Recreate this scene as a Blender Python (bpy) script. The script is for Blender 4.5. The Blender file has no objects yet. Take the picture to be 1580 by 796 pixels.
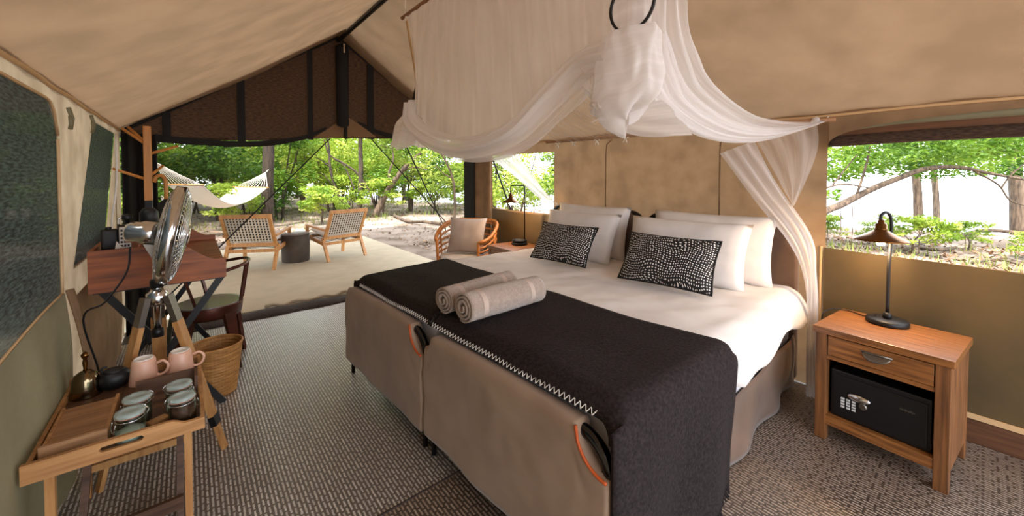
import bpy, bmesh, math, random
import numpy as np
from mathutils import Vector, Matrix, noise
random.seed(7)
rng = np.random.default_rng(7)
PI = math.pi
C = bpy.context.scene.collection
S = bpy.context.scene

# ------------------------------------------------------------------ camera, sky, sun, exposure
cam_d = bpy.data.cameras.new('camera')
cam = bpy.data.objects.new('camera', cam_d); C.objects.link(cam)
cam_d.sensor_width = 36.0
cam_d.lens = 605.0 / 1580.0 * 36.0
cam_d.shift_y = -(398.0 - 285.84) / 1580.0
cam_d.clip_start = 0.03; cam_d.clip_end = 500
cam.location = (0, 0, 1.4)
cam.rotation_euler = (math.radians(90 - 1.5), 0, math.radians(-39.6))
S.camera = cam

world = bpy.data.worlds.new('sky'); S.world = world; world.use_nodes = True
_bg = world.node_tree.nodes['Background']
_bg.inputs['Color'].default_value = (0.90, 0.965, 1.06, 1); _bg.inputs['Strength'].default_value = 1.0

sun_d = bpy.data.lights.new('sun', 'SUN'); sun = bpy.data.objects.new('sun', sun_d); C.objects.link(sun)
sun_d.energy = 2.6; sun_d.angle = math.radians(4); sun_d.color = (1.0, 0.96, 0.90)
sun.location = (-20, -10, 40)
sun.rotation_euler = Vector((0.42, 0.30, -0.86)).to_track_quat('-Z', 'Y').to_euler()

S.view_settings.view_transform = 'Standard'; S.view_settings.look = 'None'
S.view_settings.gamma = 1.0; S.view_settings.use_curve_mapping = False
S.view_settings.exposure = 2.45

# ------------------------------------------------------------------ materials
def lin(c):
    r = []
    for v in c[:3]:
        v = v / 255.0
        r.append(v / 12.92 if v <= 0.04045 else ((v + 0.055) / 1.055) ** 2.4)
    return (r[0], r[1], r[2], 1.0)

class NT:
    def __init__(s, name):
        s.m = bpy.data.materials.new(name); s.m.use_nodes = True
        s.t = s.m.node_tree; s.t.nodes.clear(); s.out = s.n('ShaderNodeOutputMaterial')
    def n(s, typ, **kw):
        nd = s.t.nodes.new(typ)
        for k, v in kw.items():
            if k in ('operation', 'blend_type', 'data_type', 'bands_direction', 'wave_type', 'feature', 'voronoi_dimensions', 'noise_dimensions', 'distance'):
                setattr(nd, k, v)
            else:
                nd.inputs[k.replace('_', ' ')].default_value = v
        return nd
    def l(s, a, ao, b, bi): s.t.links.new(a.outputs[ao], b.inputs[bi])
    def coord(s, scale=(1, 1, 1), kind='Object', rot=(0, 0, 0)):
        tc = s.n('ShaderNodeTexCoord'); mp = s.n('ShaderNodeMapping')
        mp.inputs['Scale'].default_value = scale; mp.inputs['Rotation'].default_value = rot
        s.l(tc, kind, mp, 'Vector'); return mp
    def mixc(s, fac, a, b):
        mx = s.n('ShaderNodeMix', data_type='RGBA')
        mx.inputs[6].default_value = a; mx.inputs[7].default_value = b
        if fac is not None: s.t.links.new(fac, mx.inputs[0])
        return mx

def mat(name, col, rough=0.6, metal=0.0, col2=None, ns=8.0, stretch=(1, 1, 1), bump=0.0, bs=None, bstretch=None,
        trans=0.0, alpha=1.0, sheen=0.0, spec=0.5, contrast=(0.35, 0.65), detail=4.0, coat=0.0):
    k = NT(name)
    bsdf = k.n('ShaderNodeBsdfPrincipled')
    bsdf.inputs['Roughness'].default_value = rough; bsdf.inputs['Metallic'].default_value = metal
    bsdf.inputs['Specular IOR Level'].default_value = spec
    bsdf.inputs['Sheen Weight'].default_value = sheen
    bsdf.inputs['Coat Weight'].default_value = coat
    c1 = lin(col); csrc = None
    if col2 is not None:
        mp = k.coord(stretch); nz = k.n('ShaderNodeTexNoise', Scale=ns, Detail=detail)
        k.l(mp, 'Vector', nz, 'Vector')
        mr = k.n('ShaderNodeMapRange', From_Min=contrast[0], From_Max=contrast[1]); k.l(nz, 'Fac', mr, 'Value')
        mx = k.mixc(mr.outputs['Result'], c1, lin(col2)); csrc = mx.outputs[2]
        k.t.links.new(csrc, bsdf.inputs['Base Color'])
    else:
        bsdf.inputs['Base Color'].default_value = c1
    bm_ = None
    if bump:
        mp2 = k.coord(bstretch or stretch); n2 = k.n('ShaderNodeTexNoise', Scale=bs or ns, Detail=3.0)
        k.l(mp2, 'Vector', n2, 'Vector')
        bm_ = k.n('ShaderNodeBump', Strength=bump, Distance=0.01); k.l(n2, 'Fac', bm_, 'Height')
        k.l(bm_, 'Normal', bsdf, 'Normal')
    last = bsdf
    if trans > 0:
        tr = k.n('ShaderNodeBsdfTranslucent'); tr.inputs['Color'].default_value = c1
        if csrc is not None: k.t.links.new(csrc, tr.inputs['Color'])
        if bm_ is not None: k.l(bm_, 'Normal', tr, 'Normal')
        ms = k.n('ShaderNodeMixShader', Fac=trans); k.l(bsdf, 0, ms, 1); k.l(tr, 0, ms, 2); last = ms
    if alpha < 1:
        tp = k.n('ShaderNodeBsdfTransparent'); ms = k.n('ShaderNodeMixShader', Fac=alpha)
        k.l(tp, 0, ms, 1); k.l(last, 0, ms, 2); last = ms
    k.l(last, 0, k.out, 'Surface')
    return k.m

def wood(name, a, b, axis=0, rough=0.45, ns=3.0, bump=0.15, coat=0.0):
    st = [14, 14, 14]; st[axis] = 1.0
    return mat(name, a, rough, col2=b, ns=ns, stretch=tuple(st), bump=bump, contrast=(0.3, 0.7), detail=6, coat=coat)

def weave_mat(name, a, b, scale, rough=0.7, trans=0.0, bump=0.4, alpha=1.0):
    """woven cloth: crossed fine waves mixing two thread colours"""
    k = NT(name); mp = k.coord()
    w1 = k.n('ShaderNodeTexNoise', Scale=scale, Detail=2.0)
    mp.inputs['Scale'].default_value = (0.25, 0.25, 1.6)
    k.l(mp, 'Vector', w1, 'Vector')
    mr = k.n('ShaderNodeMapRange', From_Min=0.35, From_Max=0.65); k.l(w1, 'Fac', mr, 'Value')
    mx = k.mixc(mr.outputs['Result'], lin(a), lin(b))
    d = k.n('ShaderNodeBsdfPrincipled', Roughness=rough); k.t.links.new(mx.outputs[2], d.inputs['Base Color'])
    bm_ = k.n('ShaderNodeBump', Strength=bump, Distance=0.005); k.l(w1, 'Fac', bm_, 'Height'); k.l(bm_, 'Normal', d, 'Normal')
    last = d
    if trans:
        tr = k.n('ShaderNodeBsdfTranslucent'); k.t.links.new(mx.outputs[2], tr.inputs['Color'])
        ms = k.n('ShaderNodeMixShader', Fac=trans); k.l(d, 0, ms, 1); k.l(tr, 0, ms, 2); last = ms
    if alpha < 1:
        tp = k.n('ShaderNodeBsdfTransparent'); ms = k.n('ShaderNodeMixShader', Fac=alpha)
        k.l(tp, 0, ms, 1); k.l(last, 0, ms, 2); last = ms
    k.l(last, 0, k.out, 'Surface'); return k.m

def net_mat(name, a0, a1, sc=(26, 1.2, 1)):
    """sheer netting, denser where the cloth is pleated (along UV u)"""
    k = NT(name); tc = k.n('ShaderNodeTexCoord'); mp = k.n('ShaderNodeMapping'); mp.inputs['Scale'].default_value = sc
    k.l(tc, 'UV', mp, 'Vector'); nz = k.n('ShaderNodeTexNoise', Scale=1.0, Detail=2.5); k.l(mp, 'Vector', nz, 'Vector')
    mr = k.n('ShaderNodeMapRange', From_Min=0.4, From_Max=0.72, To_Min=a0, To_Max=a1); k.l(nz, 'Fac', mr, 'Value')
    d = k.n('ShaderNodeBsdfDiffuse', Color=lin((248, 246, 246))); t = k.n('ShaderNodeBsdfTranslucent', Color=lin((248, 246, 246)))
    m1 = k.n('ShaderNodeMixShader', Fac=0.5); k.l(d, 0, m1, 1); k.l(t, 0, m1, 2)
    tp = k.n('ShaderNodeBsdfTransparent'); m2 = k.n('ShaderNodeMixShader'); k.l(mr, 'Result', m2, 0); k.l(tp, 0, m2, 1); k.l(m1, 0, m2, 2)
    k.l(m2, 0, k.out, 'Surface'); return k.m

def carpet_mat(name, mortar, c1, c2):
    k = NT(name); mp = k.coord(rot=(0, 0, PI / 2))
    br = k.n('ShaderNodeTexBrick', Scale=1.0, Color1=lin(c1), Color2=lin(c2), Mortar=lin(mortar))
    br.inputs['Mortar Size'].default_value = 0.0062; br.inputs['Mortar Smooth'].default_value = 0.5
    br.inputs['Brick Width'].default_value = 0.045; br.inputs['Row Height'].default_value = 0.0165
    br.offset = 0.37; br.squash = 1.6; br.squash_frequency = 3
    nz0 = k.n('ShaderNodeTexNoise', Scale=60.0, Detail=2.0); k.l(mp, 'Vector', nz0, 'Vector')
    ad = k.n('ShaderNodeMix', data_type='VECTOR'); ad.inputs[0].default_value = 0.006
    k.l(mp, 'Vector', ad, 4); k.t.links.new(nz0.outputs['Color'], ad.inputs[5])
    k.t.links.new(ad.outputs[1], br.inputs['Vector'])
    nz = k.n('ShaderNodeTexNoise', Scale=170.0, Detail=2.0); k.l(mp, 'Vector', nz, 'Vector')
    mr = k.n('ShaderNodeMapRange', From_Min=0.35, From_Max=0.7, To_Min=0.55, To_Max=1.1); k.l(nz, 'Fac', mr, 'Value')
    mx = k.n('ShaderNodeMix', data_type='RGBA', blend_type='MULTIPLY'); mx.inputs[0].default_value = 0.8
    k.l(br, 'Color', mx, 6); k.t.links.new(mr.outputs['Result'], mx.inputs[7])
    b = k.n('ShaderNodeBsdfPrincipled', Roughness=0.38); b.inputs['Specular IOR Level'].default_value = 1.0; b.inputs['Coat Weight'].default_value = 0.3; b.inputs['Coat Roughness'].default_value = 0.32; k.t.links.new(mx.outputs[2], b.inputs['Base Color'])
    bp = k.n('ShaderNodeBump', Strength=0.3, Distance=0.003); k.l(br, 'Fac', bp, 'Height'); bp.invert = True; k.l(bp, 'Normal', b, 'Normal')
    k.l(b, 0, k.out, 'Surface'); return k.m

def dots_mat(name):
    k = NT(name); mp = k.coord()
    wv = k.n('ShaderNodeTexNoise', Scale=5.0, Detail=0.5); k.l(mp, 'Vector', wv, 'Vector')
    ad = k.n('ShaderNodeMix', data_type='VECTOR'); ad.inputs[0].default_value = 0.12
    k.l(mp, 'Vector', ad, 4); k.t.links.new(wv.outputs['Color'], ad.inputs[5])
    vo = k.n('ShaderNodeTexVoronoi', voronoi_dimensions='2D', Scale=72.0, Randomness=0.3); k.t.links.new(ad.outputs[1], vo.inputs['Vector'])
    lt = k.n('ShaderNodeMath', operation='LESS_THAN'); k.l(vo, 'Distance', lt, 0); lt.inputs[1].default_value = 0.235
    mx = k.mixc(lt.outputs[0], lin((18, 16, 17)), lin((236, 230, 224)))
    b = k.n('ShaderNodeBsdfPrincipled', Roughness=0.85); k.t.links.new(mx.outputs[2], b.inputs['Base Color'])
    k.l(b, 0, k.out, 'Surface'); return k.m

def leaf_mat(name, a, b, c):
    k = NT(name); mp = k.coord(); nz = k.n('ShaderNodeTexNoise', Scale=1.3, Detail=6.0); k.l(mp, 'Vector', nz, 'Vector')
    rp = k.n('ShaderNodeValToRGB'); e = rp.color_ramp.elements
    e[0].position = 0.35; e[0].color = lin(a); e[1].position = 0.68; e[1].color = lin(c)
    x = e.new(0.5); x.color = lin(b); k.l(nz, 'Fac', rp, 'Fac')
    d = k.n('ShaderNodeBsdfPrincipled', Roughness=0.5); d.inputs['Specular IOR Level'].default_value = 0.3
    t = k.n('ShaderNodeBsdfTranslucent'); k.t.links.new(rp.outputs['Color'], d.inputs['Base Color']); k.t.links.new(rp.outputs['Color'], t.inputs['Color'])
    ms = k.n('ShaderNodeMixShader', Fac=0.45); k.l(d, 0, ms, 1); k.l(t, 0, ms, 2); k.l(ms, 0, k.out, 'Surface'); return k.m

def glass_mat(name, col=(240, 248, 245)):
    k = NT(name); g = k.n('ShaderNodeBsdfGlass', Roughness=0.0, IOR=1.35, Color=lin(col))
    tp = k.n('ShaderNodeBsdfTransparent', Color=lin(col)); ms = k.n('ShaderNodeMixShader', Fac=0.55)
    k.l(tp, 0, ms, 1); k.l(g, 0, ms, 2); k.l(ms, 0, k.out, 'Surface'); return k.m

def emit_mat(name, col, st):
    k = NT(name); e = k.n('ShaderNodeEmission', Color=lin(col), Strength=st); k.l(e, 0, k.out, 'Surface'); return k.m

M = {}
M['canvas'] = mat('tan_canvas', (152, 122, 90), 0.85, col2=(132, 104, 75), ns=5, bump=0.3, bs=9, trans=0.25)
M['canvas_roof'] = mat('roof_canvas', (152, 125, 97), 0.85, col2=(136, 111, 85), ns=3.5, bump=0.35, bs=7, trans=0.12)
M['canvas_flap'] = mat('lamplit_canvas', (92, 74, 42), 0.6, col2=(76, 62, 37), ns=2.5, bump=0.25, bs=6, trans=0.05)  # tent canvas turned ochre to carry the lamp's light
M['canvas_olive'] = mat('olive_canvas', (150, 146, 118), 0.8, col2=(132, 126, 100), ns=3, bump=0.15, bs=40, trans=0.25)
M['canvas_left'] = mat('beige_canvas', (176, 160, 136), 0.85, col2=(152, 136, 112), ns=5, bump=0.35, bs=9, trans=0.2)
M['gable'] = weave_mat('brown_shade_mesh', (92, 68, 50), (52, 37, 27), 110, trans=0.35)
M['black_web'] = mat('black_webbing', (16, 15, 16), 0.8, bump=0.2, bs=200)
M['screen_dark'] = weave_mat('dark_window_mesh', (66, 82, 80), (16, 25, 26), 80, trans=0.05, alpha=0.975, bump=0.3)
M['screen_sheer'] = mat('sheer_door_mesh', (46, 44, 34), 0.9, alpha=0.36)
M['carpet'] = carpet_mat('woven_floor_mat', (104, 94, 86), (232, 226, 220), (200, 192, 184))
M['carpet_lamplit'] = carpet_mat('lamplit_floor_mat', (78, 64, 54), (188, 170, 152), (160, 142, 126))  # near mat: warm tone of the lamp's light painted into the weave
M['band'] = mat('brown_woven_band', (58, 40, 32), 0.8, col2=(30, 20, 17), ns=60, stretch=(1, 1, 1), bump=0.5, bs=60)
M['patio'] = mat('pale_patio_mat', (192, 177, 153), 0.85, col2=(182, 168, 145), ns=5, bump=0.1, bs=150)
M['sand'] = mat('leafy_sand', (146, 128, 116), 0.95, col2=(100, 82, 66), ns=1.6, bump=0.5, bs=9, contrast=(0.42, 0.66), detail=8)
M['litter'] = mat('dry_leaves', (150, 116, 86), 0.9, col2=(90, 66, 46), ns=3)
M['grass'] = mat('green_grass', (110, 132, 56), 0.8, col2=(150, 150, 84), ns=1.5, trans=0.3)
M['water'] = mat('pale_river', (200, 212, 220), 0.12, col2=(190, 204, 212), ns=0.4, bump=0.1, bs=1.2, spec=0.6)
M['bark'] = mat('grey_brown_bark', (104, 86, 70), 0.95, col2=(60, 48, 38), ns=7, stretch=(3, 3, 0.6), bump=0.8)
M['bark_dark'] = mat('dark_bark', (70, 56, 44), 0.95, col2=(40, 32, 25), ns=7, stretch=(3, 3, 0.6), bump=0.8)
M['leaf_mid'] = leaf_mat('green_leaves', (58, 92, 26), (100, 136, 40), (150, 172, 62))
M['leaf_yel'] = leaf_mat('yellow_green_leaves', (96, 128, 36), (152, 172, 62), (204, 206, 104))
M['leaf_dark'] = leaf_mat('deep_green_leaves', (42, 70, 24), (74, 108, 38), (122, 146, 58))
M['cover'] = mat('taupe_bed_cover', (158, 134, 112), 0.8, col2=(146, 122, 102), ns=4, bump=0.15, bs=12, sheen=0.2)
M['cover_head'] = mat('brown_head_cover', (104, 80, 64), 0.8, col2=(90, 68, 54), ns=4, bump=0.1, bs=30, sheen=0.2)
M['black_gloss'] = mat('glossy_black_rail', (10, 10, 11), 0.12)
M['black_iron'] = mat('black_iron', (20, 19, 20), 0.45, metal=0.3)
M['orange'] = mat('orange_piping', (190, 84, 30), 0.6)
M['linen'] = mat('white_linen', (226, 219, 214), 0.85, col2=(217, 210, 205), ns=6, bump=0.12, bs=14, sheen=0.15)
M['sheet'] = mat('white_sheet', (204, 202, 208), 0.85, bump=0.1, bs=10)
M['throw'] = mat('black_wool_throw', (50, 43, 42), 0.95, col2=(34, 29, 29), ns=90, bump=0.3, bs=160, sheen=0.0, spec=0.12)
M['stitch'] = mat('white_stitching', (228, 224, 218), 0.8)
M['towel'] = mat('taupe_towel', (178, 158, 144), 0.95, col2=(162, 142, 128), ns=60, bump=0.7, bs=260, sheen=0.4)
M['towel_band'] = mat('towel_band', (190, 170, 156), 0.8, bump=0.2, bs=200)
M['dots'] = dots_mat('black_dotted_fabric')
M['dotpipe'] = mat('black_cushion_piping', (22, 20, 20), 0.85)
M['net'] = net_mat('sheer_net', 0.74, 0.97)
M['net_v'] = net_mat('sheer_net_along', 0.6, 0.94, (1.0, 12, 1))
M['net_top'] = net_mat('sheer_net_top', 0.2, 0.38)
M['net_thick'] = net_mat('gathered_net', 0.86, 0.99, (1.0, 12, 1))
M['net_veil'] = net_mat('single_net', 0.34, 0.55, (1.0, 10, 1))
M['cord'] = mat('white_cord', (232, 226, 216), 0.8)
M['rodwood'] = wood('rod_wood', (170, 122, 80), (136, 92, 56), 1)
M['nightwood'] = wood('nightstand_wood', (164, 106, 54), (100, 60, 28), 1, rough=0.36, ns=5, bump=0.15, coat=0.25)
M['nightdark'] = wood('nightstand_side_wood', (140, 90, 48), (82, 50, 25), 2, rough=0.5, ns=4)
M['safe'] = mat('black_safe_paint', (14, 14, 16), 0.35, bump=0.1, bs=300)
M['chrome'] = mat('chrome', (214, 214, 214), 0.14, metal=1.0)
M['satin'] = mat('satin_blade', (150, 150, 152), 0.38, metal=0.85)
M['pewter'] = mat('antique_pewter', (120, 114, 106), 0.35, metal=0.9)
M['brass'] = mat('aged_brass', (112, 76, 40), 0.25, metal=0.95)
M['bulb'] = emit_mat('warm_bulb', (255, 190, 110), 30.0)
M['deskwood'] = wood('dark_desk_wood', (164, 90, 42), (98, 50, 23), 0, rough=0.5, ns=3)
M['deskred'] = wood('red_desk_lid', (140, 78, 58), (112, 58, 42), 1, rough=0.35)
M['rust'] = mat('rust_brown_metal', (92, 48, 34), 0.32, metal=0.5, col2=(66, 34, 26), ns=6)
M['greyseat'] = mat('grey_seat_metal', (150, 144, 140), 0.3, metal=0.6)
M['oak'] = wood('oak', (196, 146, 88), (160, 108, 58), 2, rough=0.5, ns=3)
M['orangewood'] = wood('orange_wood', (218, 152, 72), (186, 120, 52), 2, rough=0.4, ns=3)
M['teak'] = wood('teak_frame', (206, 150, 88), (170, 112, 58), 2, rough=0.5, ns=3)
M['strap'] = mat('pale_woven_strap', (206, 194, 176), 0.8, bump=0.3, bs=150)
M['strapback'] = mat('dark_woven_strap', (46, 38, 32), 0.8)
M['cane'] = mat('golden_rattan', (206, 132, 62), 0.4, col2=(176, 104, 42), ns=20, bump=0.15)
M['padgrey'] = mat('grey_beige_cushion', (176, 160, 148), 0.9, bump=0.2, bs=120)
M['padwhite'] = mat('pale_seat_pad', (214, 206, 198), 0.9, bump=0.2, bs=120)
M['drum'] = mat('dark_stump', (84, 72, 62), 0.7, col2=(62, 52, 44), ns=5, bump=0.2, bs=30)
M['drumtop'] = mat('stump_top', (120, 112, 106), 0.5)
M['traywood'] = wood('tray_wood', (192, 142, 90), (146, 98, 54), 0, rough=0.5, ns=4)
M['traydark'] = wood('tray_dark_wood', (104, 72, 50), (70, 46, 32), 0, rough=0.5, ns=4)
M['boxwood'] = wood('box_wood', (176, 132, 92), (140, 98, 64), 0, rough=0.55, ns=4)
M['mug'] = mat('pink_glaze', (224, 176, 150), 0.35, col2=(214, 164, 138), ns=6, bump=0.05, bs=40)
M['mugfoot'] = mat('pale_mug_foot', (226, 218, 208), 0.5)
M['glass'] = glass_mat('clear_glass')
M['glasslid'] = mat('pale_glass', (190, 206, 200), 0.05, alpha=0.36, spec=0.9)
M['coffee'] = mat('brown_coffee', (92, 44, 22), 0.8, col2=(60, 28, 14), ns=120)
M['sugar'] = mat('pale_sugar', (232, 226, 214), 0.8)
M['darkpods'] = mat('dark_pods', (56, 46, 40), 0.6, col2=(96, 84, 72), ns=60)
M['belldark'] = mat('dark_bell_brass', (128, 112, 86), 0.15, metal=1.0)
M['blackplastic'] = mat('black_plastic', (20, 21, 23), 0.5, bump=0.1, bs=200)
M['whiteplastic'] = mat('white_plastic', (220, 220, 218), 0.5)
M['wicker'] = mat('honey_wicker', (190, 138, 76), 0.6, col2=(150, 100, 48), ns=14, stretch=(1, 1, 6), bump=0.3)
M['hammock'] = mat('white_hammock_rope', (232, 224, 212), 0.85, trans=0.3)
M['brownboard'] = wood('brown_base_board', (112, 72, 44), (84, 52, 32), 1, rough=0.5)
M['tanstrip'] = mat('tan_edge_strip', (204, 168, 124), 0.6)
M['concrete'] = mat('groundsheet', (90, 82, 74), 0.9)

# ------------------------------------------------------------------ mesh helpers
class MB:
    def __init__(s): s.v = []; s.f = []; s.uv = None
    def add(s, vs, fs):
        o = len(s.v); s.v.extend([tuple(p) for p in vs]); s.f.extend([tuple(i + o for i in f) for f in fs]); return s
    def box(s, a, b, R=None, c=(0, 0, 0), bev=0.0):
        x0, y0, z0 = a; x1, y1, z1 = b
        if bev > 0:
            bm = bmesh.new(); bmesh.ops.create_cube(bm, size=1.0)
            for v in bm.verts: v.co = Vector(((x0 + x1) / 2 + v.co.x * (x1 - x0), (y0 + y1) / 2 + v.co.y * (y1 - y0), (z0 + z1) / 2 + v.co.z * (z1 - z0)))
            bmesh.ops.bevel(bm, geom=bm.edges[:], offset=bev, segments=2, affect='EDGES', profile=0.6)
            vs = [v.co.copy() for v in bm.verts]; bm.verts.index_update(); fs = [[v.index for v in f.verts] for f in bm.faces]; bm.free()
        else:
            vs = [Vector(p) for p in ((x0, y0, z0), (x1, y0, z0), (x1, y1, z0), (x0, y1, z0), (x0, y0, z1), (x1, y0, z1), (x1, y1, z1), (x0, y1, z1))]
            fs = [(0, 3, 2, 1), (4, 5, 6, 7), (0, 1, 5, 4), (1, 2, 6, 5), (2, 3, 7, 6), (3, 0, 4, 7)]
        if R is not None: vs = [R @ p + Vector(c) for p in vs]
        elif any(c): vs = [p + Vector(c) for p in vs]
        return s.add(vs, fs)
    def bar(s, p, q, w, h, up=(0, 0, 1), w2=None, h2=None):
        """rectangular bar from p to q; w along side, h along up"""
        p = Vector(p); q = Vector(q); d = (q - p).normalized(); u = Vector(up)
        sd = d.cross(u)
        if sd.length < 1e-4: sd = d.cross(Vector((1, 0, 0)))
        sd.normalize(); u = sd.cross(d).normalized(); w2 = w if w2 is None else w2; h2 = h if h2 is None else h2
        vs = []
        for c, ww, hh in ((p, w, h), (q, w2, h2)):
            for a, b in ((-1, -1), (1, -1), (1, 1), (-1, 1)): vs.append(c + sd * a * ww / 2 + u * b * hh / 2)
        return s.add(vs, [(0, 1, 2, 3), (7, 6, 5, 4), (0, 4, 5, 1), (1, 5, 6, 2), (2, 6, 7, 3), (3, 7, 4, 0)])
    def tube(s, pts, r, n=8, closed=False, cap=True):
        pts = [Vector(p) for p in pts]; m = len(pts); rs = r if isinstance(r, (list, tuple)) else [r] * m
        vs = []; nrm = None
        for i, p in enumerate(pts):
            if closed: t = pts[(i + 1) % m] - pts[i - 1]
            else: t = pts[min(i + 1, m - 1)] - pts[max(i - 1, 0)]
            t.normalize()
            if nrm is None:
                nrm = t.cross(Vector((0, 0, 1)))
                if nrm.length < 0.05: nrm = t.cross(Vector((1, 0, 0)))
            nrm = (nrm - t * nrm.dot(t)).normalized(); b = t.cross(nrm)
            for k in range(n):
                a = 2 * PI * k / n; vs.append(p + (nrm * math.cos(a) + b * math.sin(a)) * rs[i])
        fs = []
        for i in range(m if closed else m - 1):
            for k in range(n):
                j = (i + 1) % m; fs.append((i * n + k, i * n + (k + 1) % n, j * n + (k + 1) % n, j * n + k))
        if cap and not closed: fs.append(tuple(reversed(range(n)))); fs.append(tuple(range((m - 1) * n, m * n)))
        return s.add(vs, fs)
    def lathe(s, prof, c=(0, 0, 0), n=24, R=None, sx=1.0, sy=1.0):
        vs = []; fs = []; m = len(prof)
        for r, z in prof:
            for k in range(n):
                a = 2 * PI * k / n; p = Vector((r * math.cos(a) * sx, r * math.sin(a) * sy, z))
                if R is not None: p = R @ p
                vs.append(p + Vector(c))
        for i in range(m - 1):
            for k in range(n): fs.append((i * n + k, i * n + (k + 1) % n, (i + 1) * n + (k + 1) % n, (i + 1) * n + k))
        if prof[0][0] > 1e-5: fs.append(tuple(reversed(range(n))))
        if prof[-1][0] > 1e-5: fs.append(tuple(range((m - 1) * n, m * n)))
        return s.add(vs, fs)
    def grid(s, fn, nu, nv, uv=True):
        vs = [fn(i / nu, j / nv) for i in range(nu + 1) for j in range(nv + 1)]
        fs = [(i * (nv + 1) + j, (i + 1) * (nv + 1) + j, (i + 1) * (nv + 1) + j + 1, i * (nv + 1) + j + 1) for i in range(nu) for j in range(nv)]
        if uv:
            if s.uv is None: s.uv = [(0, 0)] * len(s.v)
            s.uv += [(i / nu, j / nv) for i in range(nu + 1) for j in range(nv + 1)]
        return s.add(vs, fs)
    def prism(s, poly, fn):
        """poly: list of 2D points; fn(pt, side 0/1) -> 3D"""
        n = len(poly); vs = [fn(p, 0) for p in poly] + [fn(p, 1) for p in poly]
        return s.add(vs, [tuple(range(n)), tuple(reversed(range(n, 2 * n)))] + [(i, i + n, (i + 1) % n + n, (i + 1) % n) for i in range(n)])
    def build(s, name, m, parent=None, smooth=False, loc=None, rz=0.0, recenter=True, solid=0.0, sub=0):
        me = bpy.data.meshes.new(name)
        vs = s.v; o = bpy.data.objects.new(name, me)
        if parent is None:
            if recenter and vs:
                a = np.array(vs); lo = a.min(0); hi = a.max(0); c = np.array([(lo[0] + hi[0]) / 2, (lo[1] + hi[1]) / 2, lo[2]])
                vs = (a - c).tolist(); base = Vector(c)
            else: base = Vector((0, 0, 0))
            R = Matrix.Rotation(rz, 3, 'Z')
            o.location = R @ base + Vector(loc or (0, 0, 0)); o.rotation_euler = (0, 0, rz)
        me.from_pydata([tuple(p) for p in vs], [], s.f)
        if s.uv and len(s.uv) == len(vs):
            ul = me.uv_layers.new(name='UVMap'); idx = np.empty(len(me.loops), dtype=np.int32); me.loops.foreach_get('vertex_index', idx)
            ul.data.foreach_set('uv', np.array(s.uv, dtype=np.float32)[idx].ravel())
        if smooth: me.shade_smooth()
        bm = bmesh.new(); bm.from_mesh(me)
        if smooth and not s.uv: bmesh.ops.remove_doubles(bm, verts=bm.verts[:], dist=1e-5)
        bmesh.ops.recalc_face_normals(bm, faces=bm.faces[:]); bm.to_mesh(me); bm.free()
        if m is not None: me.materials.append(m if not isinstance(m, str) else M[m])
        C.objects.link(o)
        if parent is not None: o.parent = parent
        if solid: md = o.modifiers.new('thickness', 'SOLIDIFY'); md.thickness = solid; md.offset = 0
        if sub: md = o.modifiers.new('smooth', 'SUBSURF'); md.levels = sub; md.render_levels = sub
        return o

def tag(o, label=None, cat=None, group=None, kind=None):
    if label: o['label'] = label
    if cat: o['category'] = cat
    if group: o['group'] = group
    if kind: o['kind'] = kind
    return o

def thing(name, label, cat, loc=(0, 0, 0), rz=0.0, group=None):
    o = bpy.data.objects.new(name, None); o.empty_display_size = 0.1; C.objects.link(o)
    o.location = loc; o.rotation_euler = (0, 0, rz); return tag(o, label, cat, group)

def children_of(o): return [c for c in bpy.data.objects if c.parent == o]
def dup(root, loc, rz=None, scale=None, label=None):
    def cp(o, par):
        c = o.copy(); C.objects.link(c); c.parent = par
        for ch in children_of(o): cp(ch, c)
        return c
    r = cp(root, None); r.location = loc
    if rz is not None: r.rotation_euler = (0, 0, rz)
    if scale is not None: r.scale = scale
    if label: r['label'] = label
    return r

def crv(pts, n):
    """Catmull-Rom through pts, n+1 samples"""
    P = [Vector(p) for p in pts]; P = [P[0] * 2 - P[1]] + P + [P[-1] * 2 - P[-2]]; m = len(P) - 3; out = []
    for i in range(n + 1):
        t = i / n * m; k = min(int(t), m - 1); t -= k
        a, b, c, d = P[k:k + 4]
        out.append(0.5 * ((2 * b) + (c - a) * t + (2 * a - 5 * b + 4 * c - d) * t * t + (3 * b - a - 3 * c + d) * t ** 3))
    return out

def loft(mb, A, B, nu, nv, amp=0.0, freq=8.0, nrm=(1, 0, 0), bulge=0.0, seed=0):
    """cloth between two edge curves A and B; folds run along the curves"""
    a = crv(A, nu); b = crv(B, nu); n = Vector(nrm)
    def fn(u, v):
        i = round(u * nu); p = a[i].lerp(b[i], v)
        w = math.sin(v * freq * 2 * PI + 1.3 * math.sin(u * 5 + seed)) * amp
        w += noise.noise(Vector((u * 5 + seed, v * 9, seed))) * amp
        return p + n * (w + bulge * math.sin(PI * v))
    mb.grid(fn, nu, nv); return mb

def pillow(mb, w, h, t, n=16, flat=0.0, pinch=0.06):
    """pillow lying in local x (width), y (height), thickness along z"""
    for sgn in (1, -1):
        def fn(u, v):
            x = 2 * u - 1; y = 2 * v - 1
            ex = (1 - abs(x) ** 3.2); ey = (1 - abs(y) ** 3.2)
            z = t / 2 * (max(ex, 0) * max(ey, 0)) ** 0.5
            px = x * (1 - pinch * (1 - y * y)* abs(x)); py = y * (1 - pinch * (1 - x * x) * abs(y))
            wr = 0.012 * t / 0.15 * noise.noise(Vector((x * 3, y * 3, sgn * 5 + w * 7)))
            return Vector((px * w / 2, py * h / 2, sgn * (z + (wr if z > 0.01 else 0))))
        mb.grid(fn, n, n, uv=False)
    return mb

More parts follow.
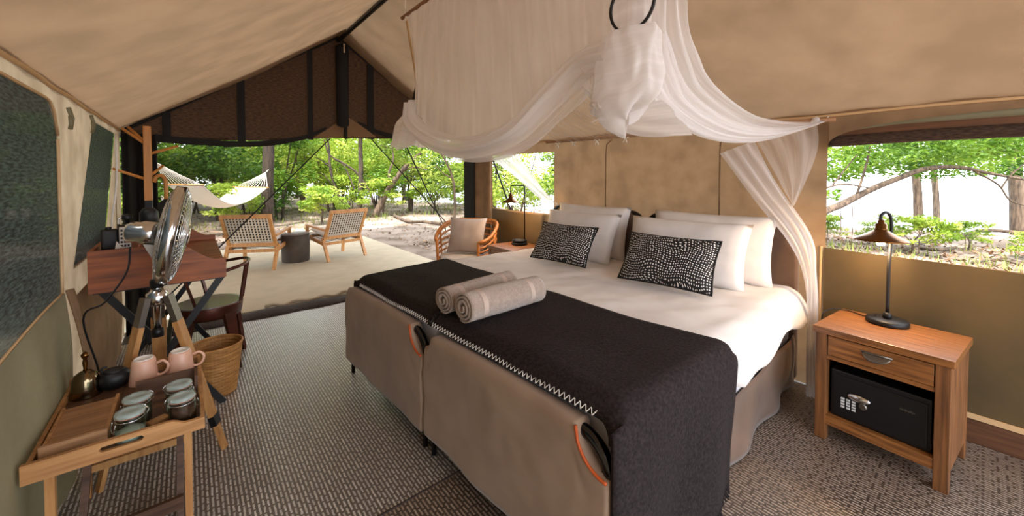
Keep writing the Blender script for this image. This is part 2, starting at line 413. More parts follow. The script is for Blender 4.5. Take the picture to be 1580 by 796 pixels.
def frame_from(xa, ya):
    """rotation whose local x -> xa, local y -> ya"""
    x = Vector(xa).normalized(); y = Vector(ya); y = (y - x * y.dot(x)).normalized(); z = x.cross(y)
    return Matrix((x, y, z)).transposed()

# ------------------------------------------------------------------ setting: tent shell
XL, XR, XM, YF, YB, ZE, ZR = -0.45, 3.17, 1.36, 4.80, -1.6, 1.79, 3.0
def struct(name, mb, m, **k): return tag(mb.build(name, m, **k), kind='structure')
struct('floor', MB().box((XL - 0.02, YB, -0.05), (XR + 0.02, YF + 0.02, -0.006)), 'concrete')

def sm(t): t = max(0.0, min(1.0, t)); return t * t * (3 - 2 * t)
def wall(name, xf, ys, hole, ztop, m, nz=3):
    """side wall as columns along y; hole(y) -> (bottom, top) or None"""
    mb = MB()
    for a, b in zip(ys[:-1], ys[1:]):
        ha = hole(a) or (0.9, 0.9); hb = hole(b) or (0.9, 0.9)
        for k in range(nz):
            z = lambda lo, hi, t: lo + (hi - lo) * t
            q = [(a, z(0, ha[0], k / nz)), (b, z(0, hb[0], k / nz)), (b, z(0, hb[0], (k + 1) / nz)), (a, z(0, ha[0], (k + 1) / nz))]
            mb.add([(xf(y, zz), y, zz) for y, zz in q], [(0, 1, 2, 3)])
        q = [(a, ha[1]), (b, hb[1]), (b, ztop(b)), (a, ztop(a))]
        mb.add([(xf(y, zz), y, zz) for y, zz in q], [(0, 1, 2, 3)])
    return struct(name, mb, m, smooth=True)

def span(lo, hi, n): return [lo + (hi - lo) * i / n for i in range(n + 1)]
E_ = 0.001
# right wall: near window (y -1.1..0.65) and far window (3.09..4.245)
def hole_r(y):
    if -1.10 <= y <= 0.65:
        r = 0.12; e = min(0.65 - y, y + 1.10) * 0.12 / 0.36; t = 1.70 + 0.03 * sm((0.6 - y) / 0.7)
        top = t - (r - math.sqrt(max(r * r - (r - min(e, r)) ** 2, 0))) * 0.9
        return (0.925 - 0.02 * sm((0.6 - y) / 1.5), top)
    if 3.09 <= y <= 4.245: return (0.955, 1.66)
    return None
ys = [YB, -1.10 - E_] + span(-1.10, -0.9, 8) + span(-0.8, 0.25, 10) + span(0.28, 0.55, 8) + span(0.57, 0.65, 10) + [0.65 + E_] + span(0.9, 3.0, 12) + [3.09 - E_, 3.09, 3.6, 4.245, 4.245 + E_, 4.60]
wall('wall_right', lambda y, z: XR + 0.006 * math.sin(y * 3 + z * 2), ys, hole_r, lambda y: ZE + 0.03, 'canvas')
# left wall: near window (0.6..2.66), far slanted window
def hole_l(y):
    if 0.4 <= y <= 2.66:
        r = 0.16; e = min(2.66 - y, y - 0.4); q = (r - math.sqrt(max(r * r - (r - min(e, r)) ** 2, 0)))
        return (0.80 + 0.06 * sm((y - 1.2) / 1.3), 1.72 - q)
    if 2.94 <= y <= 4.48:
        top = 1.735 if y >= 3.57 else 0.95 + (y - 2.94) / 0.63 * 0.785
        bot = 0.94 if y <= 3.9 else 0.94 + (y - 3.9) / 0.58 * 0.78
        if y <= 3.6: top = min(top, 1.72)
        return (bot, max(top, bot + 0.001))
    return None
ysl = [YB, 0.4 - E_] + span(0.4, 0.6, 8) + span(0.7, 2.4, 17) + span(2.45, 2.66, 10) + [2.66 + E_, 2.8, 2.94 - E_] + span(2.94, 4.48, 24) + [4.48 + E_, YF]
def xl(y, z):
    d = 0.0
    if z < 0.86: d = 0.012 * math.sin(PI * min(1, (0.86 - z) / 0.86)) * (0.7 + 0.5 * math.sin(y * 4.1 + z * 3))
    return XL + d
wall('wall_left', xl, ysl, hole_l, lambda y: ZE + 0.03, 'canvas_left', nz=8)
# mesh screens in the left wall windows
def screen(name, y0, y1, z0, z1, x, m): return struct(name, MB().grid(lambda u, v: Vector((x - 0.012 * math.sin(PI * u) * math.sin(PI * v), y0 + (y1 - y0) * u, z0 + (z1 - z0) * v)), 12, 8), m, smooth=True)
def screen2(name, ya, yb):
    def fn(u, v):
        y = ya - 0.02 + (yb - ya + 0.04) * u; lo, hi = hole_l(min(max(y, ya + 0.001), yb - 0.001)); return Vector((XL - 0.004 - 0.010 * math.sin(PI * u) * math.sin(PI * v), y, lo - 0.008 + (hi - lo + 0.016) * v))
    return struct(name, MB().grid(fn, 60, 8), 'screen_dark', smooth=True)
screen2('window_1', 0.40, 2.66); screen2('window_2', 2.94, 4.48)
# rolled canvas hem along the left windows and under the eaves
mb = MB(); mb.tube([(XL + 0.004, y, hole_l(y)[1]) for y in span(0.401, 2.659, 40)], 0.006, 6)
mb.tube([(XL + 0.004, y, hole_l(y)[0]) for y in span(0.401, 2.659, 30)], 0.006, 6)
mb.tube([(XL + 0.004, 2.66, z) for z in span(hole_l(2.66)[0], hole_l(2.66)[1], 8)], 0.006, 6)
struct('trim_1', mb, 'tanstrip', smooth=True)
# roof slopes
def slope(name, xe, sgn):
    def fn(u, v):
        x = xe + (XM - xe) * v; z = ZE + (ZR - ZE) * v; y = YB + (YF + 0.03 - YB) * u
        sag = 0.05 * math.sin(PI * v) * (0.55 + 0.45 * math.sin(PI * (y - YF) / 3.2) ** 2)
        w = 0.006 * math.sin(y * 7 + v * 3) * math.sin(PI * v) + 0.02 * noise.noise(Vector((x * 1.2, y * 0.7, 3.0))) * math.sin(PI * v)
        ripple = 0.006 * math.sin(y * 16 + v * 8) * max(0, 1 - v * 6)
        return Vector((x, y, z - sag + w + ripple))
    return struct(name, MB().grid(fn, 90, 30), 'canvas_roof', smooth=True)
slope('ceiling_left', XL - 0.01, 1); slope('ceiling_right', XR + 0.01, -1)
# eave hems, valance strips and roof seams
mb = MB(); mb.tube([(XL + 0.006, y, ZE - 0.005 + 0.004 * math.sin(y * 9)) for y in span(YB, YF, 60)], 0.009, 6)
mb.tube([(XR - 0.006, y, ZE - 0.008 + 0.003 * math.sin(y * 7)) for y in span(YB, 4.6, 60)], 0.009, 6)
struct('trim_2', mb, 'tanstrip', smooth=True)
struct('trim_3', MB().tube([(XM, YB, ZR - 0.055), (XM, YF - 0.02, ZR - 0.055)], 0.024, 10), 'black_iron', smooth=True)
# left-wall door post cloth near the entrance
mb = MB(); mb.tube(crv([(XL + 0.03, 4.30, 1.72), (XL + 0.045, 4.1, 1.35), (XL + 0.03, 3.95, 1.05), (XL + 0.04, 3.9, 0.8)], 12), 0.006, 6)
struct('trim_4', mb, 'cord', smooth=True)
# base board along the right wall with a pale strip
struct('baseboard_right', MB().box((XR - 0.022, YB, -0.005), (XR - 0.002, 0.62, 0.125)), 'brownboard')
struct('trim_5', MB().box((XR - 0.028, YB, 0.125), (XR - 0.002, 0.62, 0.15)), 'tanstrip')
# flaps hanging inside below the right-hand windows, lamplight put into their ochre
def flap(name, y0, y1, ztop, n):
    def fn(u, v):
        y = y0 + (y1 - y0) * u
        z = 0.15 + (ztop(u) - 0.15) * v
        return Vector((XR - 0.016 - 0.010 * abs(math.sin(u * n + v * 2.2)) * v - 0.02 * math.sin(PI * v) * (0.5 + 0.5 * math.sin(u * 5 + 1)), y, z))
    return struct(name, MB().grid(fn, 40, 16), 'canvas_flap', smooth=True)
flap('trim_6', -1.25, 0.655, lambda u: 0.885 + 0.05 * u, 6)
flap('trim_7', 2.95, 4.22, lambda u: 0.955 - 0.02 * math.sin(PI * u) - 0.05 * sm((0.12 - u) / 0.12), 3)
struct('trim_8', MB().tube([(XR - 0.014, 0.675, 0.15), (XR - 0.014, 0.672, 0.94)], 0.008, 8), 'tanstrip', smooth=True)
# vertical seams on the canvas panel behind the beds
mb = MB()
for y in (2.38, 1.31): mb.tube([(XR - 0.008, y - 0.07, 1.74), (XR - 0.008, y - 0.01, 1.70), (XR - 0.008, y, 1.6), (XR - 0.008, y, 0.3)], 0.005, 6)
struct('trim_9', mb, 'canvas', smooth=True)
# rolled window flap outside the near right window
mb = MB()
mb.box((XR + 0.03, -1.2, 1.615), (XR + 0.05, 0.72, 1.80)); struct('trim_10', mb, 'brownboard')
struct('trim_11', MB().tube([(XR + 0.05, y, 1.735 - 0.03 * sm((y - 0.3) / 0.4)) for y in span(-1.2, 0.70, 16)], 0.045, 10), 'canvas_olive', smooth=True)
struct('trim_12', MB().tube([(XR + 0.055, y, 1.63 - 0.01 * sm((y - 0.2) / 0.5)) for y in span(-1.2, 0.72, 16)], 0.04, 10), 'gable', smooth=True)
# gable: brown shade mesh panel above the entrance
def gz(x): # lower hem of the gable panel
    return 1.74 + 0.14 * (x + 0.45) / 2.9 - 0.035 * math.sin(PI * min(1, max(0, (x + 0.45) / 1.7)))
def groof(x): return (ZE + (ZR - ZE) * (1 - abs(x - XM) / (XM - XL))) - 0.006
def gab(u, v):
    x = XL + 0.01 + (XR - XL - 0.02) * u; lo = min(gz(x), groof(x)); hi = groof(x)
    if x > 2.9: lo = min(lo, hi)
    return Vector((x, YF + 0.012 * noise.noise(Vector((x * 3, v * 2, 0))), lo + (hi - lo) * v))
struct('wall_front', MB().grid(gab, 60, 8), 'gable', smooth=True)
mb = MB(); mb.tube([(x, YF - 0.012, groof(x) - 0.012) for x in span(XL + 0.01, XM, 20)], 0.017, 6); struct('trim_13', mb, 'black_web')
mb = MB(); mb.tube([(x, YF - 0.012, groof(x) - 0.010) for x in span(XM, XR - 0.01, 20)], 0.013, 6); struct('trim_14', mb, 'black_web')
n_ = 15
for x, w in ((-0.14, 0.06), (0.425, 0.065), (1.06, 0.05), (1.725, 0.075)):
    struct('trim_%d' % n_, MB().box((x - w / 2, YF - 0.03, gz(x) - 0.01), (x + w / 2, YF - 0.018, groof(x) - 0.02)), 'black_web'); n_ += 1
struct('trim_%d' % n_, MB().lathe([(0.02, 1.95), (0.068, 1.97), (0.07, 2.5), (0.075, 2.86), (0.03, 2.9)], (1.39, YF - 0.06, 0), 12), 'black_web', smooth=True); n_ += 1
struct('trim_%d' % n_, MB().tube([(1.39, YF - 0.14, 2.78), (1.39, YF - 0.14, 2.88)], 0.012, 8), 'chrome'); n_ += 1
# dark hem band along the lower edge of the gable, sagging
def band(name, pts, w):
    a = crv(pts, 24)
    mb = MB(); mb.grid(lambda u, v: a[round(u * 24)] + Vector((0, 0.0, (v - 0.5) * w * (1 - 0.5 * u))), 24, 2); return struct(name, mb, 'black_web', solid=0.006)
band('trim_%d' % n_, [(-0.22, YF - 0.02, 1.735), (0.05, YF - 0.03, 1.715), (0.5, YF - 0.03, 1.715), (0.95, YF - 0.03, 1.80), (1.22, YF - 0.02, 1.93)], 0.07); n_ += 1
band('trim_%d' % n_, [(2.45, YF - 0.02, 1.88), (2.1, YF - 0.03, 1.87), (1.8, YF - 0.03, 1.93), (1.58, YF - 0.02, 2.02)], 0.08); n_ += 1
mb = MB(); mb.tube(crv([(0.3, YF + 0.35, 1.70), (0.75, YF + 0.35, 1.74), (1.1, YF + 0.2, 1.83)], 12), 0.008, 6); struct('trim_%d' % n_, mb, 'black_web'); n_ += 1
# tied-back tan flap at the apex of the mesh doors
mb = MB(); mb.prism([(1.08, 1.81), (1.40, 1.835), (1.415, 2.02), (1.39, 2.05), (1.3, 1.97)], lambda p, s: Vector((p[0], YF - 0.02 - 0.012 * s, p[1]))); struct('trim_%d' % n_, mb, 'canvas'); n_ += 1
mb = MB(); mb.prism([(1.45, 1.84), (1.80, 1.86), (1.62, 1.98), (1.47, 2.07), (1.44, 2.05)], lambda p, s: Vector((p[0], YF - 0.02 - 0.012 * s, p[1]))); struct('trim_%d' % n_, mb, 'canvas'); n_ += 1
mb = MB(); mb.tube([(1.425, YF - 0.05, 2.06), (1.425, YF - 0.05, 1.82)], 0.018, 8); struct('trim_%d' % n_, mb, 'black_web'); n_ += 1
# sheer mesh doors either side of the triangular opening
mb = MB(); mb.add([(XL, YF, 0.0), (-0.42, YF, 0.0), (1.10, YF, 1.63), (1.27, YF, 1.82), (0.2, YF, 1.76), (XL, YF, 1.75)], [(0, 1, 2, 3, 4, 5)]); struct('door_1', mb, 'screen_sheer')
mb = MB(); mb.add([(XR, YF, 0.0), (XR, YF, 0.25), (2.744, YF, 0.77), (1.71, YF, 1.87), (2.4, YF, 1.88), (XR, YF, 1.79)], [(0, 1, 2, 3, 4, 5)]); struct('door_2', mb, 'screen_sheer')
mb = MB(); mb.tube([(-0.42, YF, 0.0), (0.213, YF, 0.67), (1.27, YF, 1.82)], 0.007, 6); struct('trim_%d' % n_, mb, 'black_web'); n_ += 1
mb = MB(); mb.tube([(XR - 0.02, YF, 0.32), (2.744, YF, 0.77), (1.71, YF, 1.87)], 0.007, 6); struct('trim_%d' % n_, mb, 'black_web'); n_ += 1
# dark gathered door cloth in the left corner and the posts in the right corner
mb = MB(); mb.grid(lambda u, v: Vector((XL + 0.02 + 0.22 * u, 4.72 + 0.03 * math.sin(u * 16), 1.76 * v)), 16, 6); struct('trim_%d' % n_, mb, 'black_web', smooth=True, solid=0.01); n_ += 1
struct('trim_%d' % n_, MB().box((XR - 0.06, 4.60, 0), (XR - 0.02, 4.86, 1.80)), 'black_web'); n_ += 1
mb = MB(); mb.grid(lambda u, v: Vector((XR - 0.03 - 0.012 * math.sin(u * 9), 4.25 + 0.36 * u, 1.79 * v)), 12, 6); struct('trim_%d' % n_, mb, 'canvas', smooth=True, solid=0.01); n_ += 1
# small canvas ties at the left eave and the hanging canvas tie of the window flap
for (y, z) in ((2.78, 1.66), (3.35, 1.69)):
    mb = MB(); mb.tube([(XL + 0.02, y, z + 0.06), (XL + 0.03, y + 0.015, z + 0.01), (XL + 0.02, y + 0.03, z - 0.04)], 0.009, 6); mb.tube([(XL + 0.025, y, z + 0.02), (XL + 0.03, y - 0.02, z - 0.03)], 0.007, 6)
    struct('trim_%d' % n_, mb, 'canvas_olive', smooth=True); n_ += 1
mb = MB(); pts = crv([(XL + 0.02, 2.70, 0.87), (XL + 0.05, 2.71, 0.70), (XL + 0.07, 2.72, 0.5), (XL + 0.07, 2.73, 0.28), (XL + 0.07, 2.73, 0.03)], 14)
mb.grid(lambda u, v: pts[round(u * 14)] + Vector((0.02 * (v - .5), 0.03 * (v - 0.5) * (0.8 + 0.3 * math.sin(u * 8)), 0)), 14, 3); struct('trim_%d' % n_, mb, 'canvas', smooth=True, solid=0.008); n_ += 1
# slack lower flap of the near left window
def lowflap(u, v):
    y = 1.2 + 1.46 * u; zt = 0.80 + 0.06 * sm((y - 1.2) / 1.3); z = zt * (1 - v)
    return Vector((XL + 0.012 + 0.03 * math.sin(PI * v * 0.9) * (1 - 0.3 * u) + 0.014 * math.sin(u * 15 - v * 7 + 2 * noise.noise(Vector((u * 3, v * 2, 1)))) * v, y + 0.02 * v, z + 0.004))
struct('trim_%d' % n_, MB().grid(lowflap, 40, 20), 'canvas_olive', smooth=True); n_ += 1
def lowflap2(u, v):
    y = 2.80 + 1.5 * u; z = 0.80 * (1 - v)
    return Vector((XL + 0.015 + 0.03 * math.sin(PI * v * 0.9) + 0.010 * math.sin(u * 15 + v * 4) * v, y, z + 0.004))
struct('trim_%d' % n_, MB().grid(lowflap2, 40, 16), 'canvas', smooth=True); n_ += 1

# floor mats
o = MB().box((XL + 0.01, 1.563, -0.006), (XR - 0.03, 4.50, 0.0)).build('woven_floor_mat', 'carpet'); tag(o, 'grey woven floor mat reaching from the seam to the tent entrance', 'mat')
o = MB().box((XL + 0.01, YB, -0.006), (XR - 0.03, 1.557, 0.0)).build('woven_floor_mat', 'carpet_lamplit'); tag(o, 'woven floor mat, warm lamplight put into its colour, beside the nightstand with the safe, nearer side of the seam', 'mat')
o = MB().tube([(XL + 0.02, 1.56, 0.0), (XR - 0.04, 1.56, 0.0)], 0.005, 6).build('mat_binding', 'band'); tag(o, kind='structure'); o.name = 'trim_%d' % n_; n_ += 1
o = MB().grid(lambda u, v: Vector((XL + 0.05 + 2.9 * u, 4.47 + 0.27 * v, 0.004 + 0.03 * math.sin(PI * v) + 0.006 * math.sin(u * 40))), 60, 6).build('threshold_mat', 'band', smooth=True, solid=0.004)
tag(o, 'dark brown woven strip lying across the entrance threshold', 'mat')
o = MB().box((-1.4, 4.75, -0.05), (3.06, 9.0, 0.012)).build('patio_mat', 'patio'); tag(o, 'pale beige mat covering the veranda under the lounge chairs', 'mat')
mb = MB(); mb.tube([(0.6 + 0.9 * u, 4.76 + 0.012 * math.sin(u * 31), 0.025 + 0.012 * math.sin(u * 23)) for u in span(0, 1, 40)], 0.018, 6); o = mb.build('trim', 'patio', smooth=True); tag(o, kind='structure'); o.name = 'trim_%d' % n_; n_ += 1
# unseen awning, stretched to keep sun off the veranda, with its poles and guy ropes
mb = MB(); mb.grid(lambda u, v: Vector((-3.6 + 7.6 * u, 4.5 + 5.2 * v, max(2.38, ZE + (ZR - ZE) * (1 - abs(-3.6 + 7.6 * u - XM) / (XM - XL)) + 0.10))), 24, 12); struct('ceiling_awning', mb, 'canvas_roof', smooth=True)
for i, (p, q, lab) in enumerate((((3.12, 6.9, 2.0), (4.95, 8.6, 0.0), 'dark guy rope slanting down outside the entrance, right of the lounge chairs'), ((3.55, 4.9, 1.9), (4.7, 5.3, 0.0), 'dark guy rope seen through the far side window behind the small lamp'))):
    t = thing('guy_rope', lab, 'rope', q)
    MB().tube([Vector(p) - Vector(q), (0, 0, 0.04)], 0.014, 6).build('rope', 'black_web', t)
    MB().tube([(0, 0, 0.14), (0.02, 0.02, -0.1)], 0.012, 6).build('peg', 'black_iron', t)

# ------------------------------------------------------------------ beds (local frame: x from foot to head, y across)
BO = Vector((0.928, 1.78, 0)); BR = math.radians(2.33)
def bframe(): return dict(loc=BO, rz=BR)
def bed(y0, y1, lab, near):
    t = thing('bed', lab, 'bed', BO, BR, None)
    yc = (y0 + y1) / 2; w = y1 - y0
    # footboard slipcover with concave notched corners
    def ztop(y):
        r = 0.115; z = 0.612 + 0.012 * math.sin(PI * (y - y0) / w)
        for e, on in ((y - y0, True),):
            if on and e < r: z = min(z, 0.612 - math.sqrt(max(r * r - e * e, 0)) * 1.05)
            if not on and e < 0.03: z -= 0.02 * (1 - e / 0.03)
        if not near and y1 - y < 0.05: z -= 0.035 * (1 - (y1 - y) / 0.05) ** 2
        if near and y1 - y < 0.06: z = min(z, 0.612 - math.sqrt(max(0.06 ** 2 - (y1 - y) ** 2, 0)) * 1.1)
        return z
    N = 72
    def cov(x, sg):
        def fn(u, v):
            y = y0 + w * u; zt = ztop(y); zb = 0.105 + 0.006 * math.sin(u * 9); z = zb + (zt - zb) * v
            d = 0.002 * math.sin(u * 23 + v * 5) * (1 - v) + 0.006 * noise.noise(Vector((u * 4, v * 3, y0))) + 0.004 * noise.noise(Vector((u * 9 + v * 6, v * 5 - u * 9, y1)))
            e = min(y - y0, y1 - y); d += 0.004 * math.exp(-e * 9) * math.sin(v * 11 + e * 26)
            edge = 0.012 * max(0, (v - 0.93) / 0.07) ** 2
            return Vector((x - sg * (0.006 + d) + sg * edge, y, z))
        return fn
    mb = MB(); mb.grid(cov(-0.035, 1), N, 24, uv=False); mb.grid(cov(0.03, -1), N, 24, uv=False)
    rim = []; f1 = cov(-0.035, 1); f2 = cov(0.03, -1)
    mb.grid(lambda u, v: f1(u, 1).lerp(f2(u, 1), v), N, 3, uv=False); mb.grid(lambda u, v: f1(u, 0).lerp(f2(u, 0), v), N, 1, uv=False)
    mb.grid(lambda u, v: f1(0, u).lerp(f2(0, u), v), 24, 1, uv=False); mb.grid(lambda u, v: f1(1, u).lerp(f2(1, u), v), 24, 1, uv=False)
    mb.build('footboard', 'cover', t, smooth=True)
    pts = [(-0.042, y, ztop(y) + 0.002) for y in [y0 + 0.115 * k / 14 for k in range(15)]]
    p_ = MB().tube(pts, 0.0055, 6).build('piping', 'orange', t, smooth=True); p_['label'] = 'orange piping along the cut corner'
    # glossy rounded rails showing in the cut corners
    def rail(ya, sg, zc, r, nm='rail'):
        return MB().tube([(0.0, ya + sg * (r - r * math.cos(a)), zc - 0.02 + r * math.sin(a)) for a in [PI / 2 * k / 10 for k in range(11)]] + [(0, ya + sg * (r + 0.2), zc - 0.02 + r)], 0.021, 10).build(nm, 'black_gloss', t, smooth=True)
    r1 = rail(y0 + 0.012, 1, 0.49, 0.115); r1['label'] = 'glossy black rounded rail'
    MB().bar((0.0, y0 + 0.02, 0.44), (0.0, y0 + 0.02, 0.50), 0.03, 0.03).build('rail_post', 'black_gloss', t)
    # legs
    for (x, y) in ((0.0, y0 + 0.03), (0.0, y1 - 0.03), (2.02, y0 + 0.05), (2.02, y1 - 0.05)):
        MB().tube([(x, y, 0.0), (x, y, 0.24)], 0.013, 8).build('leg', 'black_iron', t, smooth=True)
    # side rails
    for y in (y0 + 0.06, y1 - 0.06): MB().box((0.03, y - 0.015, 0.22), (2.08, y + 0.015, 0.27)).build('side_rail', 'black_iron', t)
    MB().box((0.04, y0 + 0.05, 0.25), (2.06, y1 - 0.05, 0.285)).build('slat_base', 'black_iron', t)
    # headboard cover
    def zh(y):
        z = 1.065; r = 0.10
        e0, e1 = y - y0, y1 - y
        if near and e0 < 0.20: z -= 0.20 - math.sqrt(max(0.04 - (0.20 - e0) ** 2, 0))
        elif (not near) and e0 < r: z -= math.sqrt(max(r * r - e0 * e0, 0))
        if e1 < r: z -= math.sqrt(max(r * r - e1 * e1, 0))
        return z
    mb = MB()
    H = lambda x, sg: (lambda u, v: Vector((x + sg * (0.008 * noise.noise(Vector((u * 4, v * 4, y1)))), y0 + w * u, 0.06 + (zh(y0 + w * u) - 0.06) * v)))
    h1, h2 = H(2.10, 1), H(2.16, -1)
    mb.grid(h1, 60, 10, uv=False); mb.grid(h2, 60, 10, uv=False); mb.grid(lambda u, v: h1(u, 1).lerp(h2(u, 1), v), 60, 3, uv=False)
    mb.grid(lambda u, v: h1(0, u).lerp(h2(0, u), v), 10, 1, uv=False); mb.grid(lambda u, v: h1(1, u).lerp(h2(1, u), v), 10, 1, uv=False)
    hb = mb.build('headboard', 'cover_head', t, smooth=True); hb['label'] = 'brown fabric headboard cover'
    for ya, sg in (((y1 - 0.005, -1),) if near else ((y0 + 0.005, 1), (y1 - 0.005, -1))):
        MB().tube([(2.115, ya + sg * (0.12 - 0.12 * math.cos(a)), 0.955 + 0.115 * math.sin(a)) for a in [PI / 2 * k / 10 for k in range(11)]], 0.018, 8).build('head_rail', 'black_gloss', t, smooth=True)
    return t, ztop
tA, zA = bed(0.012, 1.088, 'far one of the two joined beds, beside the rattan armchair', False)
tB, zB = bed(-1.088, -0.012, 'near one of the two joined beds, beside the nightstand with the safe', True)
# side valances (brown skirts)
def valance(t, y, x0, x1):
    def fn(u, v):
        x = x0 + (x1 - x0) * u; sg = 1 if y > 0 else -1
        return Vector((x, y + sg * (0.014 * math.sin(u * 26 + v * 2) * (1 - v) + 0.02 * noise.noise(Vector((u * 7, v * 2, 2)))), 0.012 + 0.30 * v + 0.03 * u * v))
    MB().grid(fn, 60, 10).build('valance', 'cover_head', t, smooth=True, solid=0.006)
valance(tB, -1.075, 0.10, 2.1); valance(tA, 1.075, 0.35, 2.1)
for (a, b, lab) in ((0.02, 1.06, 'white mattress on the far bed'), (-1.06, -0.02, 'white mattress on the near bed, its side showing above the brown skirt')):
    o = MB().box((0.06, a, 0.287), (2.085, b, 0.625), bev=0.045).build('mattress', 'sheet', smooth=True, **bframe()); tag(o, lab, 'mattress')
    if a > 0: MB().grid(lambda u, v: Vector((0.02 + 0.5 * u, 1.0 - BO.y * 0 + 0.125 + 0.012 * math.sin(u * 14), 0.28 + 0.26 * v + 0.02 * math.sin(u * 6))) - Vector((1.0725, 0.54, 0.287)), 16, 6).build('hanging_sheet', 'sheet', o, smooth=True, solid=0.006)
# duvet over both beds
def duvet(u, v):
    x = 0.50 + 1.57 * u
    L = [(1.165, 0.34), (1.135, 0.50), (1.105, 0.60), (1.05, 0.655)]
    s = -1 + 2 * v; a = abs(s)
    if a < 0.80: y = s / 0.80 * 1.05; z = 0.657
    else:
        t = (a - 0.80) / 0.20 * 3; k = min(int(t), 2); f = t - k
        p, q = L[3 - k], L[2 - k]; yy = p[0] + (q[0] - p[0]) * f; zz = p[1] + (q[1] - p[1]) * f
        drop = (0.655 - zz)
        if s < 0: drop *= 0.50 + 0.10 * math.sin(u * 7) + 0.05 * math.sin(u * 17)
        else: drop *= 1.0
        z = 0.655 - drop; y = math.copysign(yy, s)
    z += 0.012 * noise.noise(Vector((x * 3.0, y * 2.2, 1.0))) + 0.010 * noise.noise(Vector((x * 8 + y * 3, y * 4, 4.0))) + 0.006 * noise.noise(Vector((x * 3, y * 17 + x * 5, 9.0)))
    z += 0.015 * math.exp(-(x - 0.95) ** 2 * 6)
    if s < 0 and x < 0.85: y = max(y, -1.125 + 0.03 * sm((0.85 - x) / 0.3))
    return Vector((x, y, z))
o = MB().grid(duvet, 70, 100).build('duvet', 'linen', smooth=True, solid=0.022, **bframe()); tag(o, 'white duvet spread across both beds, hanging over the near side', 'duvet')
# two black throws with white blanket stitch and fringes
def throw(name, y0, y1, lab, near):
    t = thing(name, lab, 'blanket', BO, BR)
    sg = -1 if near else 1
    top0 = abs(y1 - y0); top = top0; drop = 0.66 if near else 0.33
    def pt(u, s):   # s: metres along the crosswise direction from the middle
        rnd = 0.075; top = top0 + (0.065 * u ** 0.7 if near else 0.05 * u)
        yy = y0 + sg * s; z = 0.692; ext = top - rnd
        if s > ext:
            q = s - ext; arc = rnd * PI / 2
            if q < arc: a = q / rnd; yy = y0 + sg * (ext + rnd * math.sin(a)); z = 0.692 - rnd + rnd * math.cos(a)
            else: yy = y0 + sg * (top + 0.02 * math.sin(u * 11) * min(1, (q - arc) * 3) ); z = 0.692 - rnd - (q - arc)
        f = min(1, s / top)
        xe = 0.70 + (0.05 * f ** 2 if near else 0.07 * f) + 0.015 * math.sin(s * 6)
        if near and s > top: xe += 0.01
        x = 0.012 + (xe - 0.012) * u
        z -= 0.075 * max(0, 1 - x / 0.09) ** 2 if s < top else 0
        if near and s > ext: x -= 0.045 * sm((s - ext) / 0.10) * (1 - u) ** 3
        z += 0.012 * noise.noise(Vector((x * 4, yy * 3, 7))) * (1 if s < top else 0)
        if s < top * 0.98: z += 0.014 * math.exp(-(x - 0.02 - 0.95) ** 2 * 6)
        return Vector((x, yy, z))
    Lt = top + 0.075 * (PI / 2 - 1) + drop - 0.075 - 0.02
    MB().grid(lambda u, v: pt(u, v * Lt), 36, 90).build('cloth', 'throw', t, smooth=True, solid=0.012)
    mb = MB()
    n = 44
    for k in range(n):
        s = (k + 0.5) / n * (top - 0.10); p = pt(0.0, s)
        z_ = p.z + 0.012
        mb.bar((p.x - 0.006, p.y - 0.009, z_ - 0.008), (p.x + 0.008, p.y + 0.002, z_ + 0.006), 0.0025, 0.0025)
        mb.bar((p.x - 0.006, p.y - 0.009, z_ - 0.008), (p.x + 0.008, p.y - 0.02, z_ + 0.006), 0.0025, 0.0025)
    st = mb.build('stitching', 'stitch', t); st['kind'] = 'stuff'; st['label'] = 'white zigzag blanket stitching'
    mb = MB()
    for k in range(46):
        u = k / 45; p = pt(u, 0.0); q = p + Vector((0.006 * math.sin(k * 3), -sg * (0.045 + 0.01 * math.sin(k * 5)), 0.012 * math.sin(k * 2.1) + 0.006))
        mb.tube([p, p.lerp(q, 0.5) + Vector((0, 0, 0.014)), q], [0.006, 0.006, 0.003], 5)
        if near:
            p = pt(u, Lt); mb.tube([p, p + Vector((0.004 * math.sin(k * 4), -0.012 + 0.01 * math.sin(k * 7), -0.022))], [0.006, 0.004], 5)
    fr = mb.build('fringe', 'throw', t); fr['kind'] = 'stuff'
    return t
throw('throw_blanket', 0.03, 1.062, 'black wool throw across the foot of the far bed', False)
throw('throw_blanket', 0.0, -1.102, 'black wool throw across the near bed, hanging to the floor', True)

# pillows
def pil(name, lab, cat, w, h, t, c, yaw, lean, m, group=None, roll=0.0):
    """stands on its long edge: local frame x across the bed, y up the leaning face; lean from vertical"""
    mb = MB(); pillow(mb, w, h, t)
    R = Matrix.Rotation(yaw, 3, 'Z') @ frame_from((0, 1, 0), (math.sin(lean), 0, math.cos(lean))) @ Matrix.Rotation(roll, 3, 'Z')
    o = mb.build(name, m, smooth=True, recenter=False)
    o.matrix_world = Matrix.Translation(BO) @ Matrix.Rotation(BR, 4, 'Z') @ Matrix.Translation(Vector(c)) @ R.to_4x4()
    return tag(o, lab, cat, group)
r_ = math.radians
pil('bed_pillow', 'large white pillow on the near bed, hindmost against the headboard', 'pillow', 0.86, 0.48, 0.17, (1.985, -0.565, 0.885), 0.02, r_(12), 'linen')
pil('bed_pillow', 'large white pillow on the far bed, hindmost against the headboard', 'pillow', 0.84, 0.48, 0.17, (1.985, 0.50, 0.885), -0.03, r_(12), 'linen')
pil('bed_pillow', 'large white pillow leaning behind the near dotted cushion', 'pillow', 0.86, 0.47, 0.17, (1.78, -0.47, 0.86), 0.05, r_(24), 'linen')
pil('bed_pillow', 'large white pillow leaning behind the far dotted cushion', 'pillow', 0.82, 0.46, 0.17, (1.80, 0.50, 0.855), 0.0, r_(24), 'linen')
